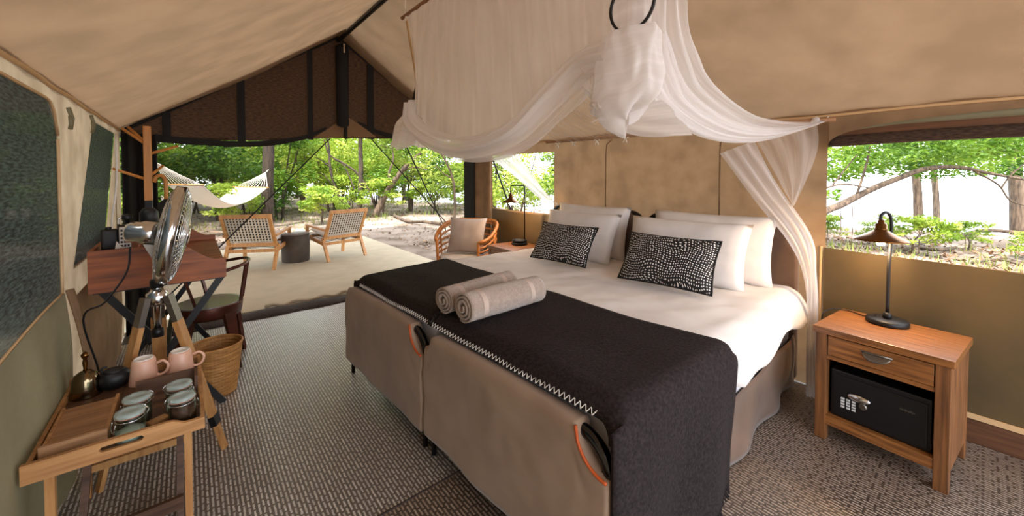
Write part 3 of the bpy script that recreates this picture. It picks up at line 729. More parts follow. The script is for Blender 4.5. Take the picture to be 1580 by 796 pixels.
def cushion(lab, w, h, c, yaw, lean, roll):
    o = pil('dotted_cushion', lab, 'cushion', w, h, 0.15, c, yaw, lean, 'dots', None, roll)
    mb = MB(); pts = []
    for k in range(64):
        a = k / 64 * 4; s = int(a); f = 2 * (a - s) - 1
        x, y = ((f, -1), (1, f), (-f, 1), (-1, -f))[s]
        px = x * (1 - 0.06 * (1 - y * y) * abs(x)); py = y * (1 - 0.06 * (1 - x * x) * abs(y)); pts.append((px * w / 2, py * h / 2, 0))
    mb.tube(pts, 0.006, 6, closed=True).build('piping', 'dotpipe', o, smooth=True)
cushion('black cushion with white dots on the near bed', 0.60, 0.345, (1.44, -0.53, 0.845), 0.08, r_(32), 0.0)
cushion('black cushion with white dots on the far bed', 0.56, 0.335, (1.46, 0.37, 0.84), 0.06, r_(32), 0.0)

# rolled towels
def towel(lab, c, yaw, L, R0):
    t = thing('rolled_towel', lab, 'towel', c, yaw)
    mb = MB(); turns = 3.4; n = 110
    prof = []
    for i in range(n + 1):
        a = i / n * turns * 2 * PI; r = 0.014 + (R0 - 0.014) * (i / n) ** 0.85
        prof.append((r * math.cos(a - turns * 2 * PI - 1.2), r * math.sin(a - turns * 2 * PI - 1.2)))
    N = 24
    def fn(u, v):
        i = min(int(round(u * n)), n); y, z = prof[i]; x = -L / 2 + L * v
        tap = 1.0 + 0.015 * math.sin(v * 9 + i * .03)
        return Vector((x + 0.014 * (u - 0.5) * (1 if v < .5 else -1), y * tap, z * tap * 0.93 + R0 * 0.93 + 0.002))
    mb.grid(fn, n, N).build('roll', 'towel', t, smooth=True, solid=0.009)
    for xb in (-0.16, 0.15):
        def bd(u, v):
            i = int(n * (0.735 + 0.26 * u)); y, z = prof[i]; k = 1 + 0.0053 / max(math.hypot(y, z), 1e-4)
            return Vector((xb + 0.028 * (v - 0.5), y * k, z * k * 0.93 + R0 * 0.93 + 0.002))
        mb = MB(); mb.grid(bd, 26, 1).build('woven_band', 'towel_band', t, smooth=True)
    return t
towel('front one of two rolled taupe towels, its spiral end facing the footboard', (1.232, 1.565, 0.705), r_(2), 0.50, 0.076)
towel('rear one of the two rolled taupe towels, further from the nightstand', (1.225, 1.765, 0.703), r_(8), 0.50, 0.070)

# ------------------------------------------------------------------ mosquito net and its wooden rods
YN0, YN1 = 2.93, 0.70
t = thing('net_rod', 'upper wooden rod near the roof ridge carrying the mosquito net', 'rod', (1.35, 0.6, 2.66))
MB().tube([(0, 0, 0), (0, 2.42, 0)], 0.014, 10).build('rod', 'rodwood', t, smooth=True)
for y in (0.15, 2.36):
    MB().tube([(0, y, 0.012), (0.01, y, 0.285)], 0.004, 6).build('hanging_cord', 'cord', t)
t = thing('net_rod', 'lower wooden rod along the right canvas wall, tip beside the near window', 'rod', (3.105, 0.60, 1.745))
MB().tube([(0, 0, 0), (0, 2.55, 0.02)], 0.014, 10).build('rod', 'rodwood', t, smooth=True)
for y in (0.05, 1.3, 2.5):
    MB().tube([(0, y, 0.0), (0.055, y, 0.03)], 0.004, 6).build('hanging_cord', 'cord', t)

net = thing('mosquito_net', 'white mosquito net draped from the rods above the beds', 'mosquito net', (1.35, 1.8, 1.49))
NL = Vector((1.35, 1.8, 1.49))
def nb(mb, name, m, solid=0.0, smooth=True):
    mb.v = [tuple(Vector(p) - NL) for p in mb.v]; return mb.build(name, m, net, smooth=smooth, solid=solid)
# front curtain hanging from the upper rod, its hem lifted in a swag
hem = crv([(1.33, 2.76, 1.93), (1.31, 2.6, 1.80), (1.29, 2.25, 1.66), (1.27, 1.8, 1.58), (1.28, 1.45, 1.63), (1.30, 1.2, 1.78), (1.31, 1.02, 1.90), (1.31, 0.78, 1.92)], 90)
def front(u, v):
    top = Vector((1.35, YN0 + (YN1 - YN0) * u, 2.645)); p = top.lerp(hem[round(u * 90)], v)
    f = 0.012 * math.sin(u * 95 + 2 * math.sin(v * 2.2)) * (0.4 + 0.6 * v) + 0.05 * noise.noise(Vector((u * 7, v * 1.4, 1.0))) * math.sin(PI * min(1, v * 1.2 + .05))
    if u < 0.12: p.y += -0.07 * math.sin(PI * v) * (1 - u / 0.12)
    return p + Vector((f, 0, 0))
nb(MB().grid(front, 90, 24), 'front_curtain', 'net')
# swag: the gathered hem
A = [(1.33, 2.745, 1.97), (1.27, 2.6, 1.83), (1.24, 2.25, 1.69), (1.22, 1.82, 1.615), (1.24, 1.47, 1.68), (1.27, 1.24, 1.84), (1.28, 1.07, 1.93), (1.25, 0.90, 1.93)]
B = [(1.33, 2.755, 1.90), (1.26, 2.62, 1.70), (1.22, 2.25, 1.55), (1.20, 1.81, 1.49), (1.21, 1.43, 1.535), (1.25, 1.20, 1.68), (1.28, 1.06, 1.78), (1.26, 0.91, 1.76)]
nb(loft(MB(), A, B, 70, 24, amp=0.016, freq=3.0, bulge=-0.07, seed=2), 'swag', 'net_thick')
nb(loft(MB(), [(p[0] + 0.05, p[1], p[2] - 0.01) for p in A], [(p[0] + 0.06, p[1], p[2] - 0.02) for p in B], 70, 20, amp=0.014, freq=4.0, bulge=0.02, seed=9), 'swag_fold', 'net_v')
# tied bunch at the left end
def bunch(u, v):
    a = 2 * PI * u; r = 0.016 + 0.115 * sm(v * 1.7) + 0.02 * v; rr = r * (1 + 0.16 * math.sin(a * 7 + v * 2) * min(1, v * 3))
    return Vector((1.33 + rr * math.cos(a) * 0.7, 2.765 + 0.10 * v + rr * math.sin(a) * 1.05, 1.955 - 0.33 * v + 0.02 * math.sin(a * 2 + 1) * v))
nb(MB().grid(bunch, 70, 18), 'tied_bunch', 'net_thick')
# canvas strap and black tie holding the bunch
s1 = crv([(1.35, 2.945, 2.64), (1.36, 2.90, 2.45), (1.365, 2.83, 2.22), (1.36, 2.785, 2.07)], 12)
nb(MB().grid(lambda u, v: s1[round(u * 12)] + Vector((0, 0.022 * (v - 0.5), 0)), 12, 2), 'strap', 'tanstrip', solid=0.006)
nb(MB().tube(crv([(1.36, 2.785, 2.08), (1.345, 2.77, 2.02), (1.33, 2.765, 1.95), (1.32, 2.72, 1.90)], 10), [0.008 + 0.012 * math.sin(PI * i / 10) for i in range(11)], 8), 'black_tie', 'black_web')
# big bundle stuffed in the hoop
BC = Vector((1.24, 0.84, 0))
def bundle(u, v):
    a = 2 * PI * u; z = 1.915 - 0.325 * v - 0.02 * math.sin(a) * v
    r = 0.100 + 0.014 * math.sin(PI * min(1, v * 0.8 + 0.05))
    if v > 0.72: r *= math.sqrt(max(0.0, 1 - ((v - 0.72) / 0.281) ** 2))
    if v < 0.06: r *= 0.93 + v
    r *= 1 + min(1, (1 - v) * 2.5) * (0.04 * math.sin(a * 9 + v * 4 + 3 * noise.noise(Vector((a, v * 3, 2)))) + 0.02 * math.sin(a * 15 - v * 6) + 0.22 * noise.noise(Vector((math.cos(a) * 1.8, math.sin(a) * 1.8, v * 2.6))))
    return BC + Vector((r * math.cos(a) * 0.62, r * math.sin(a) * 1.14, z + 0.03 * math.cos(a * 1.0 + 1.9) * v + 0.012 * math.sin(a * 5) * v))
nb(MB().grid(bundle, 80, 36), 'bundle', 'net_thick')
nb(loft(MB(), [(1.27, 1.06, 1.90), (1.23, 1.04, 1.80), (1.24, 0.99, 1.70)], [(1.22, 0.86, 1.60), (1.18, 0.90, 1.60), (1.20, 0.96, 1.60)], 30, 14, amp=0.02, freq=2.5, seed=4), 'bundle_fold', 'net_thick')
nb(loft(MB(), [(1.27, 1.02, 1.74), (1.25, 0.88, 1.66), (1.28, 0.72, 1.66)], [(1.33, 0.95, 1.58), (1.33, 0.83, 1.545), (1.38, 0.66, 1.54)], 30, 10, amp=0.012, freq=2.0, seed=6), 'bundle_tail', 'net_thick')
hp = nb(MB().tube([(1.21, 0.805 + 0.088 * math.cos(a), 1.995 + 0.088 * math.sin(a)) for a in [2 * PI * k / 40 for k in range(40)]], 0.006, 8, closed=True), 'hoop', 'black_iron'); hp['label'] = 'black metal hoop holding the bundle'
nb(MB().tube([(1.21, 0.805, 2.083), (1.33, 0.805, 2.65)], 0.004, 6), 'hoop_cord', 'cord')
def neck(u, v):
    a = 2 * PI * u; r = 0.07 + 0.02 * math.sin(PI * v); r *= 1 + 0.06 * math.sin(a * 11)
    return Vector((1.24 + 0.09 * v + r * 0.6 * math.cos(a), 0.83 + r * math.sin(a), 1.90 + 0.74 * v))
nb(MB().grid(neck, 60, 12), 'bundle_neck', 'net_veil')
# side curtain sweeping from the bundle to the wall rod
UA = [(1.35, 0.70, 2.64), (1.36, 0.70, 2.25), (1.38, 0.70, 1.98), (1.46, 0.70, 1.86), (1.60, 0.70, 1.76), (2.00, 0.69, 1.685), (2.45, 0.69, 1.69), (2.85, 0.69, 1.715), (3.10, 0.69, 1.745)]
LB = [(1.27, 0.86, 2.30), (1.27, 0.85, 2.05), (1.28, 0.84, 1.86), (1.31, 0.81, 1.72), (1.38, 0.78, 1.62), (1.60, 0.73, 1.545), (2.00, 0.70, 1.55), (2.6, 0.69, 1.64), (3.10, 0.69, 1.735)]
nb(loft(MB(), UA, LB, 80, 26, amp=0.014, freq=3.5, nrm=(0.3, -1, 0), bulge=0.03, seed=1), 'side_curtain', 'net_v')
nb(loft(MB(), [Vector(p).lerp(Vector(q), 0.45) + Vector((0, -0.02, 0)) for p, q in zip(UA[2:], LB[2:])], [Vector(q) + Vector((0, -0.02, 0)) for q in LB[2:]], 60, 16, amp=0.01, freq=3, nrm=(0.3, -1, 0), seed=5), 'side_swag', 'net_v')
# top cloth sagging from the upper rod to the wall rod
UAc = crv(UA, 24)
def topc(u, v):
    y = YN0 + 0.02 + (YN1 - YN0) * u; x = 1.36 + 1.745 * v; z = 2.64 + (1.745 - 2.64) * v
    p = Vector((x, y, z - 0.16 * math.sin(PI * v) * (0.8 + 0.4 * math.sin(PI * u)) + 0.012 * math.sin(u * 60) * math.sin(PI * v)))
    q = UAc[round(v * 24)]; k = sm((u - 0.15) / 0.85)
    return p.lerp(Vector((q.x, y, q.z)), k)
nb(MB().grid(topc, 60, 24), 'top_cloth', 'net_top')
# rear curtains: right tail to the floor, sheer corner and left tail
nb(loft(MB(), [(3.06, 1.27, 1.56), (3.03, 1.02, 1.23), (2.96, 0.80, 0.98), (2.93, 0.70, 0.74), (2.95, 0.695, 0.40), (2.95, 0.69, 0.02)],
        [(3.06, 1.04, 1.64), (3.03, 0.87, 1.32), (2.99, 0.68, 1.02), (2.95, 0.645, 0.80), (2.97, 0.645, 0.50), (2.98, 0.640, 0.02)], 60, 16, amp=0.014, freq=3.0, nrm=(-0.7, -0.7, 0), seed=3), 'right_tail', 'net_thick')
nb(loft(MB(), [(3.085, 1.08, 1.70), (3.07, 0.98, 1.55), (3.04, 0.86, 1.33), (3.02, 0.80, 1.2)], [(3.10, 0.69, 1.74), (3.09, 0.685, 1.58), (3.06, 0.74, 1.36), (3.02, 0.79, 1.2)], 30, 14, amp=0.014, freq=2.5, seed=8), 'corner_veil', 'net_veil')
nb(loft(MB(), [(3.05, 4.10, 1.60), (3.04, 3.7, 1.42), (3.04, 3.30, 1.20), (3.06, 3.02, 1.05)], [(3.08, 3.72, 1.70), (3.06, 3.42, 1.48), (3.05, 3.12, 1.23), (3.06, 2.92, 1.09)], 30, 10, amp=0.01, freq=2.0, seed=7), 'left_tail', 'net_v')
# corner knot and tie tapes on the wall rod
nb(MB().lathe([(0.001, -0.03), (0.02, -0.02), (0.026, 0.0), (0.018, 0.02), (0.001, 0.03)], (3.10, 0.70, 1.745), 10), 'corner_knot', 'net_thick')
for y in (2.95, 2.72, 2.42, 2.1, 1.1):
    mb = MB()
    for d in ((0.035, 0.012), (-0.035, 0.008), (0.02, -0.035), (-0.018, -0.04)):
        mb.tube([(3.085, y, 1.73), (3.075, y + d[0] * .6, 1.73 + d[1] * .5 + .006), (3.075, y + d[0], 1.73 + d[1])], 0.006, 5)
    nb(mb, 'tie_tape', 'cord')
mb = MB(); mb.tube([(1.35, 2.93, 2.66), (1.34, 2.95, 2.70), (1.36, 2.96, 2.67), (1.35, 2.93, 2.655), (1.34, 2.94, 2.61)], 0.008, 6); nb(mb, 'tie_tape', 'cord')

# ------------------------------------------------------------------ nightstands, safe, lamps
def nightstand(lab, loc, rz, W=0.488, D=0.44, Hh=0.60):
    """front faces local -x; width along y"""
    t = thing('nightstand', lab, 'nightstand', loc, rz)
    MB().box((-D / 2 - 0.012, -W / 2 - 0.012, Hh - 0.035), (D / 2, W / 2 + 0.012, Hh), bev=0.004).build('top', 'nightwood', t)
    for x in (-D / 2 + 0.024, D / 2 - 0.024):
        for y in (-W / 2 + 0.024, W / 2 - 0.024):
            MB().box((x - 0.024, y - 0.024, 0), (x + 0.024, y + 0.024, Hh - 0.035), bev=0.003).build('leg', 'nightdark', t)
    for y in (-W / 2 + 0.012, W / 2 - 0.012): MB().box((-D / 2 + 0.048, y - 0.010, 0.085), (D / 2 - 0.048, y + 0.010, Hh - 0.035)).build('side_panel', 'nightdark', t)
    MB().box((D / 2 - 0.030, -W / 2 + 0.048, 0.085), (D / 2 - 0.014, W / 2 - 0.048, Hh - 0.035)).build('back_panel', 'nightdark', t)
    MB().box((-D / 2 + 0.004, -W / 2 + 0.048, 0.085), (D / 2 - 0.03, W / 2 - 0.048, 0.135)).build('shelf', 'nightwood', t)
    MB().box((-D / 2 + 0.006, -W / 2 + 0.048, Hh - 0.165), (-D / 2 + 0.03, W / 2 - 0.048, Hh - 0.145)).build('front_rail', 'nightwood', t)
    d = MB().box((-D / 2 + 0.002, -W / 2 + 0.052, Hh - 0.142), (-D / 2 + 0.022, W / 2 - 0.052, Hh - 0.042), bev=0.003).build('drawer', 'nightwood', t)
    MB().box((-D / 2 + 0.022, -W / 2 + 0.06, Hh - 0.14), (D / 2 - 0.05, W / 2 - 0.06, Hh - 0.05)).build('drawer_box', 'nightdark', d)
    mb = MB()   # cup pull
    mb.grid(lambda u, v: Vector((-D / 2 + 0.002 - 0.026 * math.sin(PI * v * 0.5) * math.sin(PI * u) ** 0.5, -0.055 + 0.11 * u, Hh - 0.072 - 0.034 * v * math.sin(PI * u) ** 0.5)), 16, 6, uv=False)
    mb.box((-D / 2 - 0.001, -0.057, Hh - 0.076), (-D / 2 + 0.004, 0.057, Hh - 0.068))
    h = mb.build('handle', 'pewter', d, smooth=True, solid=0.002); h['label'] = 'pewter cup pull'
    return t
NS = nightstand('brown wooden nightstand holding the black safe, right of the beds', (2.775, 0.30, 0), r_(-5.5))
NF = nightstand('brown wooden nightstand beyond the far bed, beside the rattan chair', (2.86, 3.375, 0), r_(-2))
sf = thing('safe', 'black electronic safe with keypad on the nightstand shelf', 'safe', (2.775, 0.30, 0.136), r_(-5.5))
MB().box((-0.185, -0.185, 0), (0.17, 0.185, 0.245), bev=0.006).build('body', 'safe', sf)
MB().box((-0.191, -0.172, 0.012), (-0.184, 0.172, 0.222), bev=0.003).build('door', 'safe', sf)
mb = MB()
for i in range(3):
    for j in range(4): mb.box((-0.196, 0.125 - i * 0.022, 0.062 + j * 0.014), (-0.190, 0.125 - i * 0.022 + 0.014, 0.062 + j * 0.014 + 0.008))
kp = mb.build('keypad', 'whiteplastic', sf)
mb = MB(); mb.lathe([(0.001, 0.0), (0.035, 0.002), (0.03, 0.010), (0.001, 0.014)], (-0.190, 0.068, 0.135), 20, Matrix.Rotation(-PI / 2, 3, 'Y'), sx=0.55, sy=1.4)
mb.build('display', 'chrome', sf, smooth=True)
mb = MB(); mb.lathe([(0.016, 0.0), (0.016, 0.012), (0.012, 0.016), (0.001, 0.016)], (-0.190, 0.05, 0.105), 16, Matrix.Rotation(-PI / 2, 3, 'Y')); mb.bar((-0.207, 0.05, 0.118), (-0.207, 0.05, 0.092), 0.006, 0.006)
mb.build('knob', 'pewter', sf)
mb = MB()
for k in range(9): mb.box((-0.193, -0.085 - k * 0.0058, 0.158 - 0.002 * (k % 2)), (-0.1908, -0.085 - k * 0.0058 + 0.0042, 0.164 + 0.003 * ((k * 5) % 3 == 0)))
mb.build('badge', 'pewter', sf)

def lamp(lab, loc, rz, ex, hp=0.68, base=0.088, sx=1.0, power=7):
    """pole rises at local (0,0); arm reaches along +x to the shade; the base is offset"""
    t = thing('desk_lamp', lab, 'lamp', loc, rz)
    MB().lathe([(base * 0.97, 0), (base, 0.006), (base, 0.020), (base * 0.94, 0.026), (0.001, 0.029)], (ex, 0, 0), 32).build('base', 'black_iron', t, smooth=True)
    MB().lathe([(0.019, 0.025), (0.019, 0.05), (0.012, 0.06), (0.001, 0.06)], (0, 0, 0), 16).build('collar', 'black_iron', t, smooth=True)
    return t
def cone_shade(t, c, R0=0.088, light=6.0):
    x, y, z = c
    sh = MB().lathe([(R0, 0.0), (R0 * 0.95, 0.006), (R0 * 0.55, 0.030), (R0 * 0.32, 0.048), (0.024, 0.056), (0.024, 0.085), (0.014, 0.092), (0.012, 0.108), (0.001, 0.112)], c, 28).build('shade', 'brass', t, smooth=True, solid=0.002)
    MB().lathe([(0.027, 0.056), (0.027, 0.064), (0.022, 0.066)], c, 20).build('shade_collar', 'brass', sh, smooth=True)
    b = MB().lathe([(0.001, -0.030), (0.014, -0.026), (0.022, -0.010), (0.018, 0.012), (0.010, 0.036), (0.001, 0.038)], c, 16).build('bulb', 'bulb', t, smooth=True)
    ld = bpy.data.lights.new('lamp_light', 'POINT'); ld.energy = light; ld.color = (1.0, 0.66, 0.34); ld.shadow_soft_size = 0.02
    lo = bpy.data.objects.new('lamp_light', ld); C.objects.link(lo); lo.parent = t; lo.location = (x, y, z - 0.055)
t = lamp('lit brass lamp with black stem on the nightstand holding the safe', (2.895, 0.325, 0.60), r_(140), 0.0)
MB().tube(crv([(0, 0, 0.05), (-0.002, 0.0, 0.3), (-0.015, -0.004, 0.50), (-0.012, -0.008, 0.575), (0.02, 0.0, 0.60), (0.05, 0.006, 0.585), (0.055, 0.008, 0.56)], 30), 0.008, 10).build('stem', 'black_iron', t, smooth=True)
cone_shade(t, (0.055, 0.012, 0.452), 0.112, 2.2)
_R = Matrix.Rotation(-r_(140), 3, 'Z')
MB().tube(crv([_R @ (Vector(p) - Vector((2.895, 0.325, 0.60))) for p in ((2.90, 0.37, 0.63), (2.93, 0.42, 0.606), (2.965, 0.49, 0.606), (2.95, 0.55, 0.606), (2.88, 0.585, 0.602), (2.86, 0.60, 0.55), (2.90, 0.61, 0.3))], 24), 0.003, 6).build('cord', 'black_iron', t)
t = lamp('lit small brass lamp on the far nightstand behind the far bed', (2.98, 3.375, 0.60), math.atan2(0.11, -0.125), 0.06, base=0.092)
MB().tube([(0, 0, 0.03), (0, 0, 0.665), (0.012, 0, 0.68), (0.15, 0, 0.68), (0.158, 0, 0.67), (0.16, 0, 0.60)], 0.007, 8).build('stem', 'black_iron', t, smooth=True)
MB().lathe([(0.075, 0.029), (0.085, 0.04), (0.082, 0.055), (0.07, 0.052), (0.062, 0.035), (0.001, 0.033)], (0.06, 0, 0), 24).build('dish', 'black_iron', t, smooth=True)
cone_shade(t, (0.16, 0.0, 0.485), 0.10, 1.8)

# ------------------------------------------------------------------ rattan armchair with pillow
ra = thing('rattan_armchair', 'golden rattan tub armchair in the corner beyond the far nightstand', 'armchair', (2.70, 4.16, 0), math.atan2(-0.55, -0.95))
# front is local +x
def rimp(a, z, r=0.36): return Vector((r * math.cos(a) * (1.0 if math.cos(a) < 0 else 1.0), r * math.sin(a), z))
a0, a1 = r_(48), r_(312)
def rim(zf, zb, r, n=28): return [rimp(a0 + (a1 - a0) * k / n, zf + (zb - zf) * sm(math.sin(PI * k / n) * 1.1), r) for k in range(n + 1)]
MB().tube(rim(0.60, 0.80, 0.385), 0.021, 10).build('top_rail', 'cane', ra, smooth=True)
MB().tube(rim(0.575, 0.765, 0.378), 0.012, 8).build('rail', 'cane', ra, smooth=True)
for zf, zb in ((0.53, 0.69), (0.48, 0.61), (0.43, 0.53), (0.385, 0.45)):
    MB().tube(rim(zf, zb, 0.372), 0.013, 8).build('rail', 'cane', ra, smooth=True)
MB().tube(rim(0.34, 0.36, 0.365), 0.017, 8).build('rail', 'cane', ra, smooth=True)
for k in (0, 4.5, 9.5, 14, 18.5, 23.5, 28):
    a = a0 + (a1 - a0) * k / 28; zt = 0.60 + 0.2 * sm(math.sin(PI * k / 28) * 1.1)
    MB().tube([rimp(a, 0.0 if k in (0, 9.5, 18.5, 28) else 0.33, 0.36), rimp(a, 0.35, 0.362), rimp(a, zt, 0.382)], 0.018 if k in (0, 28) else 0.012, 8).build('post', 'cane', ra, smooth=True)
MB().lathe([(0.001, 0.30), (0.33, 0.30), (0.345, 0.315), (0.33, 0.33), (0.001, 0.33)], (0, 0, 0), 28).build('seat', 'cane', ra, smooth=True)
MB().bar((0.25, -0.26, 0.325), (0.25, 0.26, 0.325), 0.03, 0.03).build('front_rail', 'cane', ra)
MB().lathe([(0.001, 0.335), (0.31, 0.335), (0.335, 0.36), (0.335, 0.39), (0.31, 0.412), (0.001, 0.42)], (0.0, 0, 0), 32).build('seat_pad', 'padwhite', ra, smooth=True)
mb = MB(); pillow(mb, 0.50, 0.46, 0.16, pinch=0.09)
Rm = Matrix.Rotation(math.atan2(-0.62, -0.88), 3, 'Z') @ frame_from((0, 1, 0), (-0.30, 0, 0.95))
o = mb.build('scatter_cushion', 'padgrey', smooth=True, recenter=False); o.matrix_world = Matrix.Translation((2.70, 4.16, 0.64)) @ Rm.to_4x4()
tag(o, 'plain grey-beige cushion standing in the rattan armchair', 'cushion')

# ------------------------------------------------------------------ desk at the left wall with radio and papers
dk = thing('writing_desk', 'dark wooden writing desk on crossed iron legs against the left wall', 'desk', (-0.12, 3.5, 0))
DX0, DX1, DY0, DY1, DZ0, DZ1 = -0.40, 0.17, 2.90, 4.10, 0.79, 1.01
def dl(x, y, z): return Vector((x + 0.12, y - 3.5, z))
def sidep(y, nm):
    prof = [(DX0, DZ0), (DX1, DZ0), (DX1, DZ1 - 0.105)] + [(DX1 - 0.03 - 0.20 * k / 10, DZ1 - 0.105 * (0.5 + 0.5 * math.cos(PI * k / 10)) - 0.008 * math.sin(PI * k / 10)) for k in range(11)] + [(DX0, DZ1)]
    MB().prism(prof, lambda p, s: dl(p[0], y + 0.02 * s, p[1])).build(nm, 'deskwood', dk)
sidep(DY0, 'side_panel'); sidep(DY1 - 0.02, 'side_panel')
mb = MB(); mb.v = []; MB().box(dl(DX0, DY0 + 0.02, DZ0), dl(DX0 + 0.018, DY1 - 0.02, DZ1)).build('back_panel', 'deskwood', dk)
MB().box(dl(DX0 + 0.018, DY0 + 0.021, 0.845), dl(DX1 - 0.002, DY1 - 0.021, 0.87)).build('desktop', 'deskwood', dk)
MB().box(dl(DX1 - 0.02, DY0 + 0.021, DZ0), dl(DX1 - 0.002, DY1 - 0.021, 0.842)).build('front_panel', 'deskwood', dk)
MB().box(dl(DX0 + 0.018, DY0 + 0.021, 0.965), dl(DX0 + 0.17, DY0 + 0.52, 0.985)).build('shelf', 'deskred', dk)
MB().box(dl(DX0 + 0.018, DY0 + 0.50, 0.871), dl(DX0 + 0.17, DY0 + 0.52, 0.965)).build('divider', 'deskwood', dk)
for y in (2.96, 4.04):
    for (p, q) in (((-0.36, y, 0.79), (0.15, y + 0.012, 0.0)), ((0.15, y - 0.012, 0.79), (-0.36, y - 0.012, 0.0))):
        MB().bar(dl(*p), dl(*q), 0.012, 0.035, up=(1, 0, 0.6)).build('leg', 'black_iron', dk)
    MB().bar(dl(-0.39, y, 0.783), dl(0.16, y, 0.783), 0.03, 0.014).build('bracket', 'black_iron', dk)
MB().bar(dl(-0.105, 2.97, 0.395), dl(-0.105, 4.03, 0.395), 0.02, 0.02).build('stretcher', 'black_iron', dk)
rd = thing('radio', 'small black handset unit with white button grille on the desk corner', 'radio', (-0.315, 3.07, 0.986), r_(8))
MB().box((-0.055, -0.035, 0), (0.01, 0.035, 0.115), bev=0.008).build('body', 'blackplastic', rd, smooth=True)
MB().box((0.01, -0.04, 0), (0.062, 0.03, 0.135), bev=0.006).build('case', 'blackplastic', rd, smooth=True)
g = MB().box((0.014, -0.047, 0.012), (0.060, -0.041, 0.128), bev=0.003).build('panel', 'whiteplastic', rd); g['label'] = 'white button panel'
for i in range(3):
    for j in range(5): MB().box((0.019 + i * 0.0135, -0.050, 0.018 + j * 0.021), (0.028 + i * 0.0135, -0.0465, 0.030 + j * 0.021)).build('button', 'blackplastic', g)
MB().tube(crv([(0.015, 0, 0.135), (0.015, 0, 0.165), (0.022, 0, 0.175), (0.05, 0, 0.175), (0.057, 0, 0.165), (0.057, 0, 0.135)], 20), 0.006, 8).build('handle', 'chrome', rd, smooth=True)
MB().lathe([(0.013, 0.115), (0.013, 0.128), (0.001, 0.13)], (-0.025, 0, 0), 14).build('knob', 'blackplastic', rd)
o = MB().prism([(0, 0), (0.03, 0), (0.035, 0.012), (0.006, 0.055)], lambda p, s: Vector((p[0], 0.006 * s + p[1] * 0.3, p[1]))).build('folded_card', 'whiteplastic', loc=(-0.31, 2.985, 0.986)); tag(o, 'small white folded card leaning before the button unit', 'card')
tin = thing('lantern', 'small black and chrome lantern standing on the desk beyond the fan', 'lantern', (-0.22, 3.86, 0.871))
MB().lathe([(0.05, 0), (0.05, 0.10), (0.001, 0.10)], (0, 0, 0), 20).build('base', 'blackplastic', tin, smooth=True)
MB().lathe([(0.046, 0.10), (0.046, 0.15), (0.001, 0.15)], (0, 0, 0), 20).build('band', 'chrome', tin, smooth=True)
MB().lathe([(0.052, 0.15), (0.052, 0.26), (0.03, 0.29), (0.001, 0.29)], (0, 0, 0), 20).build('cap', 'blackplastic', tin, smooth=True)

# metal desk chair
mc = thing('metal_chair', 'rust-brown metal armchair pulled up to the dark writing desk', 'chair', (0.11, 3.64, 0), r_(-10))
s = 0.19
MB().lathe([(0.001, 0.452), (0.17, 0.455), (0.205, 0.462), (0.207, 0.454), (0.20, 0.40), (0.195, 0.372)], (0, 0, 0), 36, sx=1.0, sy=1.0).build('seat_apron', 'rust', mc, smooth=True)
st = MB().lathe([(0.001, 0.460), (0.18, 0.463), (0.198, 0.466), (0.198, 0.458), (0.001, 0.456)], (0, 0, 0), 36).build('seat', 'greyseat', mc, smooth=True); st['label'] = 'worn grey seat top'
for k in range(4):
    a = PI / 4 + k * PI / 2
    MB().bar((0.185 * math.cos(a), 0.185 * math.sin(a), 0.40), (0.265 * math.cos(a), 0.265 * math.sin(a), 0.0), 0.085, 0.03, up=(math.cos(a), math.sin(a), 0.3), w2=0.035, h2=0.02).build('leg', 'rust', mc)
bk = [(-0.13, -0.235, 0.69), (0.06, -0.235, 0.715), (0.20, -0.16, 0.74), (0.245, 0.0, 0.75), (0.20, 0.16, 0.74), (0.06, 0.235, 0.715), (-0.13, 0.235, 0.69)]
MB().tube(crv(bk, 40), 0.012, 8).build('arm_rail', 'rust', mc, smooth=True)
for p, q in (((0.235, -0.09, 0.745), (0.195, -0.06, 0.46)), ((0.235, 0.09, 0.745), (0.195, 0.06, 0.46)), ((-0.10, -0.235, 0.695), (-0.04, -0.195, 0.45)), ((-0.10, 0.235, 0.695), (-0.04, 0.195, 0.45))):
    MB().bar(p, q, 0.022, 0.012).build('back_strut', 'rust', mc)

# coat stand and umbrella
cs = thing('coat_stand', 'orange wooden coat stand with slanting pegs beside the entrance', 'coat stand', (-0.25, 4.40, 0))
MB().box((-0.024, -0.024, 0.0), (0.024, 0.024, 1.19), bev=0.003).build('lower_post', 'black_iron', cs)
MB().box((-0.025, -0.025, 1.19), (0.025, 0.025, 1.80), bev=0.003).build('post', 'orangewood', cs)
for (z, dx, dy, dz) in ((1.645, -0.15, 0.02, 0.13), (1.655, -0.12, 0.10, 0.14), (1.57, 0.19, 0.08, 0.08), (1.36, -0.20, -0.06, 0.09), (1.38, 0.09, 0.10, 0.10)):
    MB().tube([(0, 0, z), (dx, dy, z + dz)], [0.012, 0.010], 8).build('peg', 'orangewood', cs, smooth=True)
for k in range(4):
    a = k * PI / 2 + PI / 4; MB().bar((0.02 * math.cos(a), 0.02 * math.sin(a), 0.09), (0.17 * math.cos(a), 0.17 * math.sin(a), 0.014), 0.03, 0.028).build('foot', 'black_iron', cs)
um = thing('umbrella', 'furled black umbrella with curved orange handle hooked on the coat stand', 'umbrella', (-0.17, 4.37, 0.55))
MB().tube(crv([(-0.045, 0.0, 0.79), (-0.03, 0, 0.835), (0.0, 0, 0.845), (0.025, 0, 0.815), (0.03, 0, 0.74), (0.028, 0, 0.65)], 20), 0.014, 8).build('handle', 'orangewood', um, smooth=True)
MB().lathe([(0.004, 0.0), (0.012, 0.05), (0.05, 0.55), (0.045, 0.62), (0.012, 0.65), (0.001, 0.66)], (0.028, 0, 0), 14).build('canopy', 'black_web', um, smooth=True)

